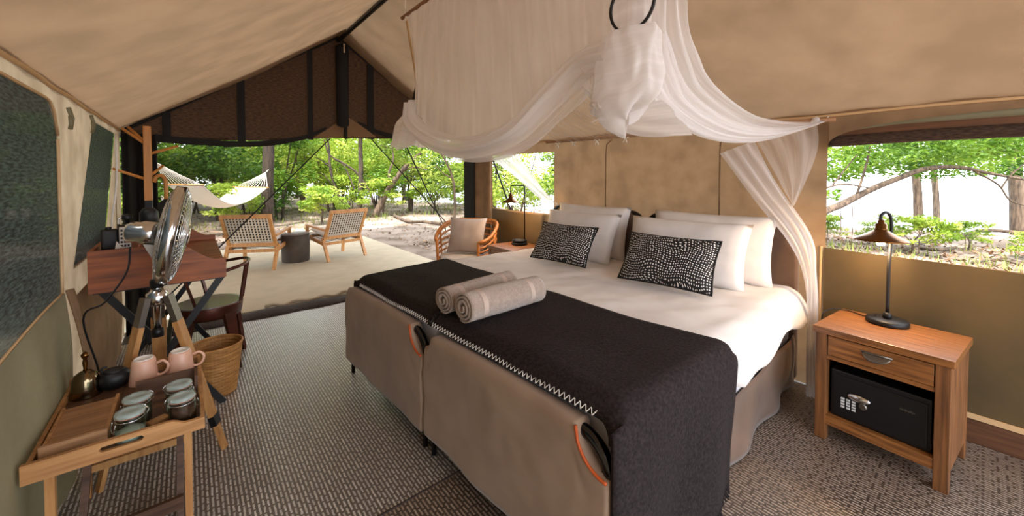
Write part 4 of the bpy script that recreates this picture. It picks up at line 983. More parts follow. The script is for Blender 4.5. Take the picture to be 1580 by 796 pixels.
# ------------------------------------------------------------------ tripod fan
fn_ = thing('tripod_fan', 'chrome fan on a wooden tripod standing before the desk', 'fan', (-0.125, 2.575, 0))
HB = Vector((0, 0, 0.79))
for (fx, fy) in ((0.25, -0.11), (-0.20, -0.10), (0.0, 0.24)):
    d = Vector((fx, fy, 0)).normalized(); top = HB + d * 0.045 + Vector((0, 0, 0.02)); bot = Vector((fx, fy, 0.0))
    m1 = top.lerp(bot, 0.16); m2 = top.lerp(bot, 0.80)
    sdv = Vector((-d.y, d.x, 0))
    lg = MB().bar(m1, m2, 0.060, 0.022, up=d, w2=0.046).build('leg', 'oak', fn_)
    MB().bar(top, m1, 0.05, 0.024, up=d).build('leg_bracket', 'pewter', lg)
    cl = top.lerp(bot, 0.78); MB().bar(cl, top.lerp(bot, 0.84), 0.05, 0.028, up=d).build('leg_clamp', 'black_iron', lg)
    MB().bar(top.lerp(bot, 0.84), bot, 0.034, 0.017, up=d).build('leg_foot', 'oak', lg)
MB().lathe([(0.03, 0.765), (0.042, 0.775), (0.042, 0.825), (0.028, 0.835), (0.024, 0.845)], (0, 0, 0), 20).build('hub', 'chrome', fn_, smooth=True)
MB().tube([(0, 0, 0.63), (0, 0, 1.02)], 0.016, 12).build('pole', 'chrome', fn_, smooth=True)
MB().lathe([(0.024, 0.61), (0.024, 0.645), (0.017, 0.65)], (0, 0, 0), 16).build('pole_cap', 'black_iron', fn_, smooth=True)
MB().lathe([(0.026, 0.85), (0.027, 0.885), (0.020, 0.895)], (0, 0, 0), 16).build('pole_clamp', 'black_iron', fn_, smooth=True)
FD = Vector((0.985, -0.06, -0.17)).normalized(); FR = frame_from(FD.cross(Vector((0, 0, 1))), Vector((0, 0, 1))) # local z = side x up
fz = FD; fx_ = fz.cross(Vector((0, 0, 1))).normalized(); fy_ = fx_.cross(fz).normalized()
FR = Matrix((fx_, fy_, fz)).transposed()
if FR.determinant() < 0: FR = Matrix((-fx_, fy_, fz)).transposed()
FC = Vector((0.065, -0.01, 1.105))
RF = 0.235
def ring(r, z, w, n=48): return [FR @ Vector((r * math.cos(2 * PI * k / n), r * math.sin(2 * PI * k / n), z)) + FC for k in range(n)]
def dome(r, s): return s * (0.012 + 0.042 * math.sqrt(max(0, 1 - (r / RF) ** 2.6)))
for s_, nm in ((1, 'front_grille'), (-1, 'rear_grille')):
    mb = MB()
    for i in range(1, 11): r = 0.045 + (RF - 0.045) * i / 10.5; mb.tube(ring(r, dome(r, s_), 0), 0.0023, 4, closed=True)
    for k in range(56):
        a = 2 * PI * k / 56; pts = []
        for i in range(9): r = 0.04 + (RF - 0.04) * i / 8; pts.append(FR @ Vector((r * math.cos(a), r * math.sin(a), dome(r, s_))) + FC)
        mb.tube(pts, 0.0023, 4, cap=False)
    gr = mb.build(nm, 'chrome', fn_, smooth=True)
    if s_ == 1: MB().lathe([(0.05, 0.0), (0.05, 0.006), (0.03, 0.012), (0.001, 0.013)], FC + FR @ Vector((0, 0, dome(0.04, 1))), 24, FR).build('badge', 'chrome', gr, smooth=True)
mb = MB(); mb.grid(lambda u, v: FR @ Vector(((RF + 0.004) * math.cos(2 * PI * u), (RF + 0.004) * math.sin(2 * PI * u), -0.022 + 0.044 * v)) + FC, 64, 2, uv=False); mb.build('rim', 'chrome', fn_, smooth=True, solid=0.003)
for k in range(4):
    def bl(u, v):
        a = k * PI / 2 + (u - 0.5) * 1.15; r = 0.045 + (RF - 0.065) * v * (1 - 0.12 * (2 * u - 1) ** 2)
        return FR @ Vector((r * math.cos(a), r * math.sin(a), (u - 0.5) * 0.075 * (1 - 0.4 * v))) + FC
    MB().grid(bl, 10, 8, uv=False).build('blade', 'satin', fn_, smooth=True, solid=0.002)
MB().lathe([(0.001, 0.03), (0.045, 0.02), (0.045, -0.03), (0.03, -0.04)], FC, 24, FR).build('blade_hub', 'pewter', fn_, smooth=True)
MB().lathe([(0.05, -0.06), (0.056, -0.07), (0.056, -0.115), (0.05, -0.125), (0.05, -0.16), (0.035, -0.175), (0.001, -0.18)], FC, 28, FR).build('motor', 'chrome', fn_, smooth=True)
MB().bar(Vector((0, 0, 1.00)), FC + FR @ Vector((0, 0, -0.12)), 0.03, 0.03).build('neck', 'pewter', fn_)
MB().lathe([(0.012, 0.0), (0.012, 0.02), (0.02, 0.025), (0.02, 0.045), (0.001, 0.05)], Vector((-0.10, 0.03, 1.165)), 12).build('oscillation_knob', 'black_iron', fn_, smooth=True)
MB().tube(crv([(-0.09, -0.0, 1.06), (-0.10, -0.04, 0.95), (-0.17, -0.07, 0.83), (-0.24, -0.05, 0.76), (-0.20, 0.05, 0.4), (-0.24, 0.1, 0.01)], 30), 0.004, 6).build('power_cord', 'black_iron', fn_)

# ------------------------------------------------------------------ folding tray table
tt = thing('tray_table', 'folding oak tray table with handle cut-outs in the left foreground', 'table', (-0.185, 2.17, 0))
TX0, TX1, TY0, TY1, TZ = -0.405, 0.035, 1.835, 2.50, 0.46
def tl(x, y, z): return Vector((x + 0.185, y - 2.17, z))
def endpanel(y, nm):
    xm = (TX0 + TX1) / 2; hl = 0.062
    top = [(TX1, 0.040), (TX1 - 0.035, 0.040), (TX1 - 0.055, 0.041), (TX1 - 0.085, 0.056), (TX1 - 0.10, 0.060)] + [(TX0 + 0.02, hl + 0.003), (TX0, hl)]
    # panel with slot: build as strips between outer profile and slot
    def zt(x):
        if x > TX1 - 0.05: return 0.041
        if x > TX1 - 0.10: return 0.041 + 0.020 * sm((TX1 - 0.05 - x) / 0.05)
        return 0.061
    xs = sorted(set([TX0, TX1, TX1 - 0.05, TX1 - 0.06, TX1 - 0.07, TX1 - 0.08, TX1 - 0.09, TX1 - 0.10] + [xm - 0.055 + 0.11 * k / 16 for k in range(17)] + [xm - 0.0551, xm + 0.0551]))
    mb = MB(); th = 0.014
    def slot(x):
        if abs(x - xm) >= 0.055: return None
        r = 0.009; e = 0.055 - abs(x - xm); h = r if e >= r else math.sqrt(max(r * r - (r - e) ** 2, 0)); return (0.036 - h, 0.036 + h)
    for a, b in zip(xs[:-1], xs[1:]):
        m_ = slot((a + b) / 2)
        if m_ is None: segs = [((0, zt(a)), (0, zt(b)))]
        else:
            sa = slot(a) or (0.036, 0.036); sb = slot(b) or (0.036, 0.036); segs = [((0, sa[0]), (0, sb[0])), ((sa[1], zt(a)), (sb[1], zt(b)))]
        for (l0, h0), (l1, h1) in segs:
            vs = []
            for yy in (y, y + th): vs += [tl(a, yy, TZ + l0), tl(b, yy, TZ + l1), tl(b, yy, TZ + h1), tl(a, yy, TZ + h0)]
            mb.add(vs, [(0, 1, 2, 3), (7, 6, 5, 4), (3, 2, 6, 7), (0, 4, 5, 1)])
    for x in (TX0, TX1): mb.add([tl(x, y, TZ), tl(x, y + th, TZ), tl(x, y + th, TZ + zt(x)), tl(x, y, TZ + zt(x))], [(0, 1, 2, 3)])
    mb.build(nm, 'traywood', tt)
endpanel(TY0, 'handle_panel'); endpanel(TY1 - 0.014, 'handle_panel')
for x in (TX0, TX1 - 0.012): MB().box(tl(x, TY0 + 0.0145, TZ), tl(x + 0.012, TY1 - 0.0145, TZ + 0.038)).build('side_rail', 'traywood', tt)
for k in range(5):
    x0 = TX0 + 0.0125 + k * 0.0828
    MB().box(tl(x0, TY0 + 0.0145, TZ + 0.001), tl(x0 + 0.0815, TY1 - 0.0145, TZ + 0.012)).build('plank', 'traydark', tt)
for x in (TX0 + 0.05, TX1 - 0.05):
    for (ya, yb, dx) in ((TY0 + 0.06, TY0 + 0.05, 0.0), (TY1 - 0.05, TY1 - 0.04, 0.0)):
        MB().bar(tl(x + dx, ya, TZ), tl(x + dx, yb, 0.0), 0.030, 0.022, up=(1, 0, 0)).build('leg', 'oak', tt)
    x2 = x + (0.03 if x < -0.2 else -0.03)
    MB().bar(tl(x2, TY1 - 0.10, TZ), tl(x2, TY0 + 0.24, 0.0), 0.026, 0.022, up=(1, 0, 0)).build('inner_leg', 'traydark', tt)
MB().bar(tl(TX0 + 0.07, TY0 + 0.245, 0.06), tl(TX1 - 0.07, TY0 + 0.245, 0.06), 0.018, 0.05).build('stretcher', 'traydark', tt)
MB().bar(tl(TX0 + 0.05, TY1 - 0.04, 0.12), tl(TX1 - 0.05, TY1 - 0.04, 0.12), 0.018, 0.03).build('stretcher', 'oak', tt)
ZT = TZ + 0.0125
# mugs, upside down
def mug(lab, loc, rz):
    t = thing('mug', lab, 'mug', loc, rz)
    MB().lathe([(0.042, 0.0), (0.050, 0.001), (0.0505, 0.004), (0.041, 0.100), (0.038, 0.106), (0.0, 0.106)], (0, 0, 0), 32).build('body', 'mug', t, smooth=True)
    f = MB().lathe([(0.034, 0.106), (0.034, 0.111), (0.029, 0.111), (0.028, 0.107), (0.001, 0.107)], (0, 0, 0), 28).build('foot_ring', 'mugfoot', t, smooth=True); f['label'] = 'pale unglazed foot'
    MB().tube(crv([(0.045, 0, 0.080), (0.070, 0, 0.088), (0.088, 0, 0.068), (0.082, 0, 0.040), (0.062, 0, 0.026), (0.047, 0, 0.030)], 20), 0.0058, 8).build('handle', 'mug', t, smooth=True)
mug('pink mug upside down on the tray, nearer the round black pot', (-0.165, 2.385, ZT), r_(-20))
mug('pink mug upside down on the tray, next to the wicker basket', (-0.040, 2.385, ZT), r_(-12))
# clip-top jars
def jar(lab, loc, rz, fill, hf, r=0.040, h=0.085):
    t = thing('clip_top_jar', lab, 'jar', loc, rz)
    MB().lathe([(0.001, 0.0), (r * 0.95, 0.0), (r, 0.006), (r, h - 0.022), (r * 0.88, h - 0.008), (r * 0.88, h)], (0, 0, 0), 28).build('glass_body', 'glass', t, smooth=True, solid=0.002)
    MB().lathe([(0.001, 0.003), (r * 0.92, 0.003), (r * 0.92, hf), (0.001, hf + 0.003)], (0, 0, 0), 24).build('contents', fill, t, smooth=True)
    MB().lathe([(r * 1.0, h + 0.001), (r * 1.02, h + 0.006), (r * 0.98, h + 0.013), (r * 0.6, h + 0.017), (r * 0.5, h + 0.014), (0.001, h + 0.014)], (0, 0, 0), 28).build('lid', 'glasslid', t, smooth=True, solid=0.0025)
    MB().tube([(r * 0.91 * math.cos(a), r * 0.91 * math.sin(a), h) for a in [2 * PI * k / 28 for k in range(28)]], 0.0022, 6, closed=True).build('rubber_seal', 'orange', t)
    mb = MB()
    for s_ in (-1, 1):
        mb.tube(crv([(r * 1.04, s_ * 0.016, h - 0.012), (r * 1.16, s_ * 0.016, h - 0.03), (r * 1.1, s_ * 0.013, h - 0.045)], 8), 0.0016, 5)
        mb.tube(crv([(-r * 1.02, s_ * 0.014, h - 0.012), (-r * 1.16, s_ * 0.014, h + 0.004), (-r * 0.9, s_ * 0.018, h + 0.014)], 8), 0.0016, 5)
    mb.tube([(r * 0.93 * math.cos(a), r * 0.93 * math.sin(a), h - 0.012) for a in [2 * PI * k / 24 for k in range(24)]], 0.0017, 5, closed=True)
    mb.tube([(r * 1.1, -0.013, h - 0.045), (r * 1.1, 0.013, h - 0.045)], 0.002, 5)
    mb.build('wire_clip', 'chrome', t, smooth=True)
jar('glass clip-top jar of brown coffee, right front one of four', (-0.030, 1.915, ZT), r_(20), 'coffee', 0.062)
jar('glass clip-top jar behind the coffee jar, beside the pink mugs', (-0.040, 2.035, ZT), r_(10), 'sugar', 0.02)
jar('glass clip-top jar next to the wooden box, left front one of four', (-0.170, 1.905, ZT), r_(200), 'sugar', 0.03)
jar('glass clip-top jar behind the left front jar, before the first mug', (-0.160, 2.015, ZT), r_(190), 'darkpods', 0.05)
# small wooden box
wb = thing('wooden_box', 'shallow open wooden box at the left end of the tray table', 'box', (-0.305, 2.07, ZT))
MB().box((-0.078, -0.16, 0), (0.078, 0.16, 0.030)).build('base', 'boxwood', wb)
MB().box((-0.078, -0.16, 0.0302), (0.078, -0.148, 0.056)).build('front_rim', 'boxwood', wb)
MB().box((0.068, -0.1478, 0.0302), (0.078, 0.16, 0.042)).build('rim', 'traywood', wb)
MB().box((-0.078, -0.1478, 0.0302), (-0.070, 0.16, 0.038)).build('rim', 'traywood', wb)
cd = thing('tray_caddy', 'dark wooden caddy end beside the jars on the tray, below the mugs', 'caddy', (-0.08, 2.17, ZT))
MB().box((-0.10, -0.035, 0), (0.10, 0.05, 0.012)).build('base', 'traydark', cd)
MB().box((-0.10, 0.05, 0), (0.10, 0.062, 0.07)).build('back', 'traydark', cd)
MB().box((0.088, -0.035, 0.012), (0.10, 0.05, 0.07)).build('end', 'traydark', cd)
MB().box((-0.10, -0.035, 0.012), (-0.09, 0.05, 0.04)).build('end', 'traydark', cd)
o = MB().box((-0.03, -0.02, 0), (0.03, 0.02, 0.012), bev=0.003).build('wooden_scoop', 'traywood', loc=(-0.10, 1.965, ZT), rz=r_(30)); tag(o, 'little pale wooden scoop lying between the jars', 'scoop')
# hand bell and round black pot
be = thing('hand_bell', 'brass hand bell standing at the back left of the tray', 'bell', (-0.345, 2.40, ZT))
MB().lathe([(0.050, 0.0), (0.051, 0.004), (0.045, 0.03), (0.042, 0.065), (0.034, 0.090), (0.016, 0.104), (0.001, 0.107)], (0, 0, 0), 32).build('bell', 'belldark', be, smooth=True)
MB().lathe([(0.008, 0.104), (0.006, 0.115), (0.009, 0.14), (0.006, 0.155), (0.012, 0.165), (0.013, 0.175), (0.001, 0.186)], (0, 0, 0), 16).build('handle', 'brass', be, smooth=True)
bp_ = thing('black_pot', 'round black lidded pot between the bell and the first mug', 'pot', (-0.262, 2.415, ZT))
MB().lathe([(0.03, 0.0), (0.045, 0.010), (0.054, 0.035), (0.052, 0.055), (0.040, 0.072), (0.001, 0.074)], (0, 0, 0), 28).build('body', 'blackplastic', bp_, smooth=True)
MB().lathe([(0.038, 0.072), (0.03, 0.080), (0.001, 0.084)], (0, 0, 0), 24).build('lid', 'blackplastic', bp_, smooth=True)
MB().tube(crv([(-0.038, 0, 0.07), (-0.036, 0, 0.092), (-0.02, 0, 0.094)], 8), 0.005, 6).build('handle', 'blackplastic', bp_, smooth=True)

# ------------------------------------------------------------------ wicker basket
ba = thing('wicker_basket', 'honey-coloured woven basket on the floor mat behind the tray table', 'basket', (0.125, 3.13, 0))
def bsk(u, v):
    a = 2 * PI * u; sq = 1 / max(abs(math.cos(a)), abs(math.sin(a))); k = 1 - v
    r = (0.092 + 0.044 * v) * (1 + 0.22 * k * (sq - 1)); w = 0.0022 * math.sin(a * 40 + PI * round(v * 34)) + 0.0012 * math.sin(v * 34 * PI)
    return Vector(((r + w) * math.cos(a + 0.5), (r + w) * math.sin(a + 0.5), 0.003 + 0.315 * v))
MB().grid(bsk, 120, 68, uv=False).build('body', 'wicker', ba, smooth=True, solid=0.006)
MB().tube([(0.137 * math.cos(a), 0.137 * math.sin(a), 0.318) for a in [2 * PI * k / 40 for k in range(40)]], 0.008, 8, closed=True).build('rim', 'wicker', ba, smooth=True)
MB().box((-0.07, -0.07, 0.001), (0.07, 0.07, 0.008)).build('base', 'wicker', ba)

# ------------------------------------------------------------------ veranda furniture
def lounge(lab, loc, rz):
    """sits facing local +x; back frame leans to -x"""
    t = thing('lounge_chair', lab, 'armchair', loc, rz, None)
    W = 0.33
    for y in (-W, W):
        MB().bar((0.30, y, 0.0), (0.26, y, 0.55), 0.045, 0.035).build('front_leg', 'teak', t)
        MB().bar((-0.40, y, 0.0), (-0.22, y, 0.36), 0.045, 0.035).build('rear_leg', 'teak', t)
        MB().bar((0.29, y, 0.545), (-0.33, y, 0.50), 0.05, 0.03).build('armrest', 'teak', t)
        MB().bar((0.30, y, 0.36), (-0.26, y, 0.27), 0.03, 0.05).build('seat_rail', 'teak', t)
        MB().bar((-0.20, y * 0.93, 0.27), (-0.46, y * 0.93, 0.80), 0.045, 0.035).build('back_post', 'teak', t)
    MB().bar((-0.455, -W * 1.0, 0.795), (-0.455, W * 1.0, 0.795), 0.035, 0.06).build('top_rail', 'teak', t)
    MB().bar((-0.245, -W, 0.36), (-0.245, W, 0.36), 0.035, 0.05).build('lower_rail', 'teak', t)
    MB().bar((-0.26, -W, 0.27), (-0.26, W, 0.27), 0.03, 0.045).build('cross_rail', 'teak', t)
    MB().bar((0.29, -W, 0.345), (0.29, W, 0.345), 0.03, 0.045).build('cross_rail', 'teak', t)
    # woven back: straps over a dark layer
    B0 = Vector((-0.262, 0, 0.40)); B1 = Vector((-0.437, 0, 0.765)); up = (B1 - B0).normalized(); nrm = Vector((up.z, 0, -up.x))
    wv = MB().bar(B0 + nrm * 0.006, B1 + nrm * 0.006, W * 1.78, 0.004, up=nrm).build('woven_back', 'strapback', t); wv['label'] = 'dark weave with pale straps'
    for k in range(14):
        y = -0.27 + 0.54 * k / 13; a = B0 + Vector((0, y, 0)) - nrm * 0.006; b = B1 + Vector((0, y, 0)) - nrm * 0.006
        MB().bar(a, b, 0.018, 0.005, up=nrm).build('strap', 'strap', wv)
    for k in range(9):
        p = B0.lerp(B1, (k + 0.5) / 9) - nrm * 0.010
        MB().bar(p + Vector((0, -0.29, 0)), p + Vector((0, 0.29, 0)), 0.005, 0.013, up=up).build('strap', 'strap', wv)
    ms = MB()
    for k in range(12): x = -0.2 + 0.045 * k; ms.bar((x, -W + 0.02, 0.30 + 0.11 * (x + 0.2) / 0.5), (x, W - 0.02, 0.30 + 0.11 * (x + 0.2) / 0.5), 0.03, 0.006)
    ms.build('woven_seat', 'strapback', t)
    mb = MB(); pillow(mb, 0.54, 0.58, 0.10, pinch=0.02); R = Matrix.Rotation(r_(-10), 3, 'Y')
    mb.v = [tuple(R @ Vector((p[1], p[0], p[2])) + Vector((0.04, 0, 0.415))) for p in mb.v]
    mb.build('seat_cushion', 'padwhite', t, smooth=True)
    return t
lounge('wooden lounge chair with woven back, left of the dark stump table', (0.84, 7.10, 0.012), r_(62))
lounge('wooden lounge chair with woven back, right of the dark stump table', (1.93, 7.12, 0.012), r_(105))
st = thing('stump_table', 'dark cylindrical stump table between the two lounge chairs', 'side table', (1.33, 7.10, 0.012))
MB().lathe([(0.19, 0.0), (0.20, 0.01), (0.205, 0.25), (0.20, 0.42), (0.19, 0.43)], (0, 0, 0), 36).build('body', 'drum', st, smooth=True)
MB().lathe([(0.195, 0.431), (0.2, 0.436), (0.2, 0.45), (0.001, 0.452)], (0, 0, 0), 36).build('top', 'drumtop', st, smooth=True)

# ------------------------------------------------------------------ hammock
def cp(px, py, d):   # point on a sight line of the photograph's camera, used to measure the far objects
    P_ = r_(1.5); yw = r_(39.6); f = Vector((math.sin(yw) * math.cos(P_), math.cos(yw) * math.cos(P_), -math.sin(P_))); rr = Vector((math.cos(yw), -math.sin(yw), 0)); uu = rr.cross(f)
    return Vector((0, 0, 1.4)) + (f + rr * (px - 790) / 605.0 + uu * (285.84 - py) / 605.0) * d
def gp(px, py, z=0.0):
    a = cp(px, py, 1.0) - Vector((0, 0, 1.4)); return Vector((0, 0, 1.4)) + a * ((z - 1.4) / a.z)
A0 = cp(240, 250, 8.0); A1 = cp(410, 266, 10.9); L0 = cp(284, 285, 8.7); L1 = cp(386, 289, 10.1)
ax = (L1 - L0); ax.z = 0; ax.normalize(); hs = Vector((-ax.y, ax.x, 0)); HW = 0.62
hm = thing('hammock', 'white rope hammock with wooden spreader bars slung between trunks', 'hammock', (L0 + L1) / 2 - Vector((0, 0, 0.6)))
HO = hm.location.copy()
def hbld(mb, nm, m, **k): mb.v = [tuple(Vector(p) - HO) for p in mb.v]; return mb.build(nm, m, hm, **k)
def bed_pt(u, v):
    p = L0.lerp(L1, u); p.z += -0.42 * math.sin(PI * u) - 0.10 * math.sin(PI * v) * math.sin(PI * u) ** 0.5
    return p + hs * (2 * v - 1) * HW * (1 - 0.12 * math.sin(PI * u))
hbld(MB().grid(bed_pt, 30, 14, uv=False), 'net_bed', 'hammock', smooth=True, solid=0.01)
for (Ae, Le, u) in ((A0, L0, 0.0), (A1, L1, 1.0)):
    hbld(MB().tube([Le + hs * -HW * 1.05, Le + hs * HW * 1.05], 0.02, 8), 'spreader_bar', 'teak', smooth=True)
    mb = MB()
    for k in range(11):
        b = Le + hs * (2 * k / 10 - 1) * HW; mb.tube([Ae, Ae.lerp(b, 0.5) - Vector((0, 0, 0.02)), b], 0.0065, 5)
    hbld(mb, 'cord_fan', 'hammock')
e0 = cp(218, 244, 7.2); hbld(MB().tube([A0, e0], 0.012, 6), 'end_rope', 'hammock'); e1 = cp(414, 262, 11.2); hbld(MB().tube([A1, e1], 0.012, 6), 'end_rope', 'hammock')

# ------------------------------------------------------------------ ground, river, litter
def gh(x, y):
    base = 0.10 * noise.noise(Vector((x * 0.25, y * 0.25, 3))) + 0.04 * noise.noise(Vector((x * 1.1, y * 1.1, 8))) - 0.06
    near = sm((max(abs(x - 1.3) - 3.0, y - 9.0, -1.6 - y) + 0.0) / 3.0); base = -0.07 + (base + 0.07) * near
    edge = x * 0.93 + (y - 2) * 0.25    # river bank runs along +x
    return base - 1.6 * sm((edge - 13.5) / 4.0)
GX, GY = 130, 130
mb = MB()
gx = [-40 + 80 * (i / GX) for i in range(GX + 1)]; gy = [-30 + 90 * (j / GY) for j in range(GY + 1)]
mb.grid(lambda u, v: Vector((-36 + 72 * u, -24 + 84 * v, gh(-36 + 72 * u, -24 + 84 * v))), 150, 170, uv=False)
struct('ground', mb, 'sand', smooth=True, recenter=False)
mb = MB(); mb.grid(lambda u, v: Vector((8 + 172 * u, -140 + 300 * v, -0.75)), 4, 4, uv=False); o = struct('river', mb, 'water', recenter=False)

def raw(name, V, F, m, parent=None):
    me = bpy.data.meshes.new(name); me.vertices.add(len(V)); me.vertices.foreach_set('co', V.astype(np.float32).ravel())
    n = len(F); me.loops.add(n * 4); me.loops.foreach_set('vertex_index', F.astype(np.int32).ravel())
    me.polygons.add(n); me.polygons.foreach_set('loop_start', np.arange(0, n * 4, 4, dtype=np.int32))
    me.update(calc_edges=True); me.materials.append(M[m]); o = bpy.data.objects.new(name, me); C.objects.link(o)
    if parent: o.parent = parent
    return o
def leaves(P, size, flat=0.5, aspect=0.5, jit=0.4, rs=rng):
    """P: (n,3) centres -> folded diamond leaves"""
    n = len(P); d = rs.normal(size=(n, 3)); d[:, 2] *= 0.6; d /= np.linalg.norm(d, axis=1)[:, None]
    up = rs.normal(size=(n, 3)) * (1 - flat) + np.array([0, 0, 1.0]) * flat; s = np.cross(d, up); s /= np.linalg.norm(s, axis=1)[:, None] + 1e-9
    L = size * (1 + jit * rs.uniform(-1, 1, n))[:, None]; w = L * aspect
    nn = np.cross(s, d)
    V = np.stack([P - d * L / 2, P + s * w / 2 + nn * w * 0.12, P + d * L / 2, P - s * w / 2 + nn * w * 0.12], 1).reshape(-1, 3)
    return V, np.arange(n * 4).reshape(n, 4)
# leaf litter and grass
n = 24000
P = np.stack([np.where(np.arange(n) % 2, rng.uniform(-8, 14, n), rng.uniform(3.6, 12.5, n)), np.where(np.arange(n) % 2, rng.uniform(-8, 20, n), rng.uniform(-7, 8, n)), np.zeros(n)], 1)
keep = (np.abs(P[:, 0] - 1.3) > 2.2) | (P[:, 1] > 9.3) | (P[:, 1] < -2.0); P = P[keep]
P[:, 2] = [gh(x, y) + 0.012 for x, y, _ in P]
V, F = leaves(P, 0.10, flat=0.95, aspect=0.45); o = raw('leaf_litter', V, F, 'litter'); tag(o, 'dry brown leaves strewn over the sandy ground around the tent', 'leaf litter', kind='stuff')
P = []
for k in range(240):
    while True:
        if rng.uniform() < 0.5: x, y = rng.uniform(6.5, 13.0), rng.uniform(-7, 9)
        else: x, y = rng.uniform(-6, 13), rng.uniform(12.0, 19)
        if x > 6.0 or y > 12: break
    m_ = int(rng.integers(14, 40)); q = rng.normal(size=(m_, 2)) * 0.35
    P += [(x + a, y + b) for a, b in q]
P = np.array(P); n = len(P); z = np.array([gh(x, y) for x, y in P]); h = rng.uniform(0.06, 0.22, n); an = rng.uniform(0, 6.28, n); ln = rng.uniform(0, 0.12, n)
base = np.stack([P[:, 0], P[:, 1], z - 0.01], 1); w = np.stack([np.cos(an), np.sin(an), np.zeros(n)], 1) * 0.012; tip = base + np.stack([np.cos(an + 1) * ln, np.sin(an + 1) * ln, h], 1); mid = (base + tip) / 2 + np.array([0, 0, 0.02])
V = np.stack([base - w, base + w, mid + w * 0.8, tip], 1).reshape(-1, 3); o = raw('grass_tufts', V, np.arange(n * 4).reshape(n, 4), 'grass'); tag(o, 'low green grass tufts along the river bank and forest edge', 'grass', kind='stuff')

# ------------------------------------------------------------------ trees
def trunk_mb(stems):
    mb = MB()
    for pts, r0, r1 in stems:
        c = crv(pts, max(6, 5 * (len(pts) - 1))); m_ = len(c); mb.tube(c, [r0 + (r1 - r0) * i / (m_ - 1) for i in range(m_)], 7)
    return mb
def crown_pts(blobs, n, rs):
    w = np.array([b[3] * b[4] for b in blobs]); w = w / w.sum(); out = []
    for b, f in zip(blobs, w):
        k = int(n * f) + 1; d = rs.normal(size=(k, 3)); d /= np.linalg.norm(d, axis=1)[:, None]; r = rs.uniform(0.25, 1.0, k) ** 0.6
        out.append(np.array(b[:3]) + d * r[:, None] * np.array([b[3], b[3], b[4]]))
    return np.concatenate(out)
def proto(name, seed, h, nl, size, m, bark, spread, low, nst, base_r):
    rs = np.random.default_rng(seed); rd_ = random.Random(seed)
    t = thing(name, '', 'tree'); stems = []; blobs = []
    for k in range(nst):
        a = rd_.uniform(0, 2 * PI); tx = math.cos(a) * spread * rd_.uniform(0.2, 0.7); ty = math.sin(a) * spread * rd_.uniform(0.2, 0.7)
        p = [(0.1 * math.cos(a), 0.1 * math.sin(a), -0.15), (tx * .25 + rd_.uniform(-.1, .1), ty * .25, h * .3), (tx * .6, ty * .6 + rd_.uniform(-.15, .15), h * .6), (tx, ty, h * .92)]
        stems.append((p, base_r * rd_.uniform(0.7, 1), base_r * 0.2))
        for b in range(4):
            f = rd_.uniform(0.35, 0.95); c = crv(p, 20)[int(f * 20)]; aa = rd_.uniform(0, 2 * PI); L = spread * rd_.uniform(0.3, 0.75)
            e = c + Vector((math.cos(aa) * L, math.sin(aa) * L, rd_.uniform(-0.1, 0.5) * h * .25)); mid = c.lerp(e, 0.5) + Vector((0, 0, 0.12))
            stems.append(([c, mid, e], base_r * 0.35, base_r * 0.08))
            if e.z > low: blobs.append((e.x, e.y, e.z, spread * rd_.uniform(0.22, 0.42), h * rd_.uniform(0.06, 0.13)))
        blobs.append((tx, ty, h * .93, spread * 0.4, h * 0.12))
    for k in range(int(6 * spread)):
        a = rd_.uniform(0, 2 * PI); r = spread * rd_.uniform(0.1, 0.95); blobs.append((math.cos(a) * r, math.sin(a) * r, rd_.uniform(low, h), spread * rd_.uniform(0.2, 0.36), h * rd_.uniform(0.06, 0.12)))
    trunk_mb(stems).build('trunk', bark, t, smooth=True)
    V, F = leaves(crown_pts(blobs, nl, rs), size, rs=rs); c = raw('crown', V, F, m, t); c['kind'] = 'stuff'
    return t
protos = {
 'bush': proto('leafy_tree', 11, 3.4, 5200, 0.13, 'leaf_mid', 'bark_dark', 1.7, 0.35, 3, 0.06),
 'yel': proto('leafy_tree', 12, 4.2, 6000, 0.13, 'leaf_yel', 'bark', 2.1, 0.7, 3, 0.07),
 'tall': proto('leafy_tree', 13, 6.5, 7500, 0.16, 'leaf_mid', 'bark_dark', 2.6, 1.3, 2, 0.13),
 'dark': proto('leafy_tree', 14, 5.0, 7000, 0.15, 'leaf_dark', 'bark_dark', 2.4, 0.5, 2, 0.09),
 'shrub': proto('leafy_shrub', 15, 1.3, 2400, 0.10, 'leaf_yel', 'bark', 1.0, 0.1, 4, 0.02),
}
for o in protos.values():
    if o.name.startswith('leafy_shrub'): o['category'] = 'shrub'
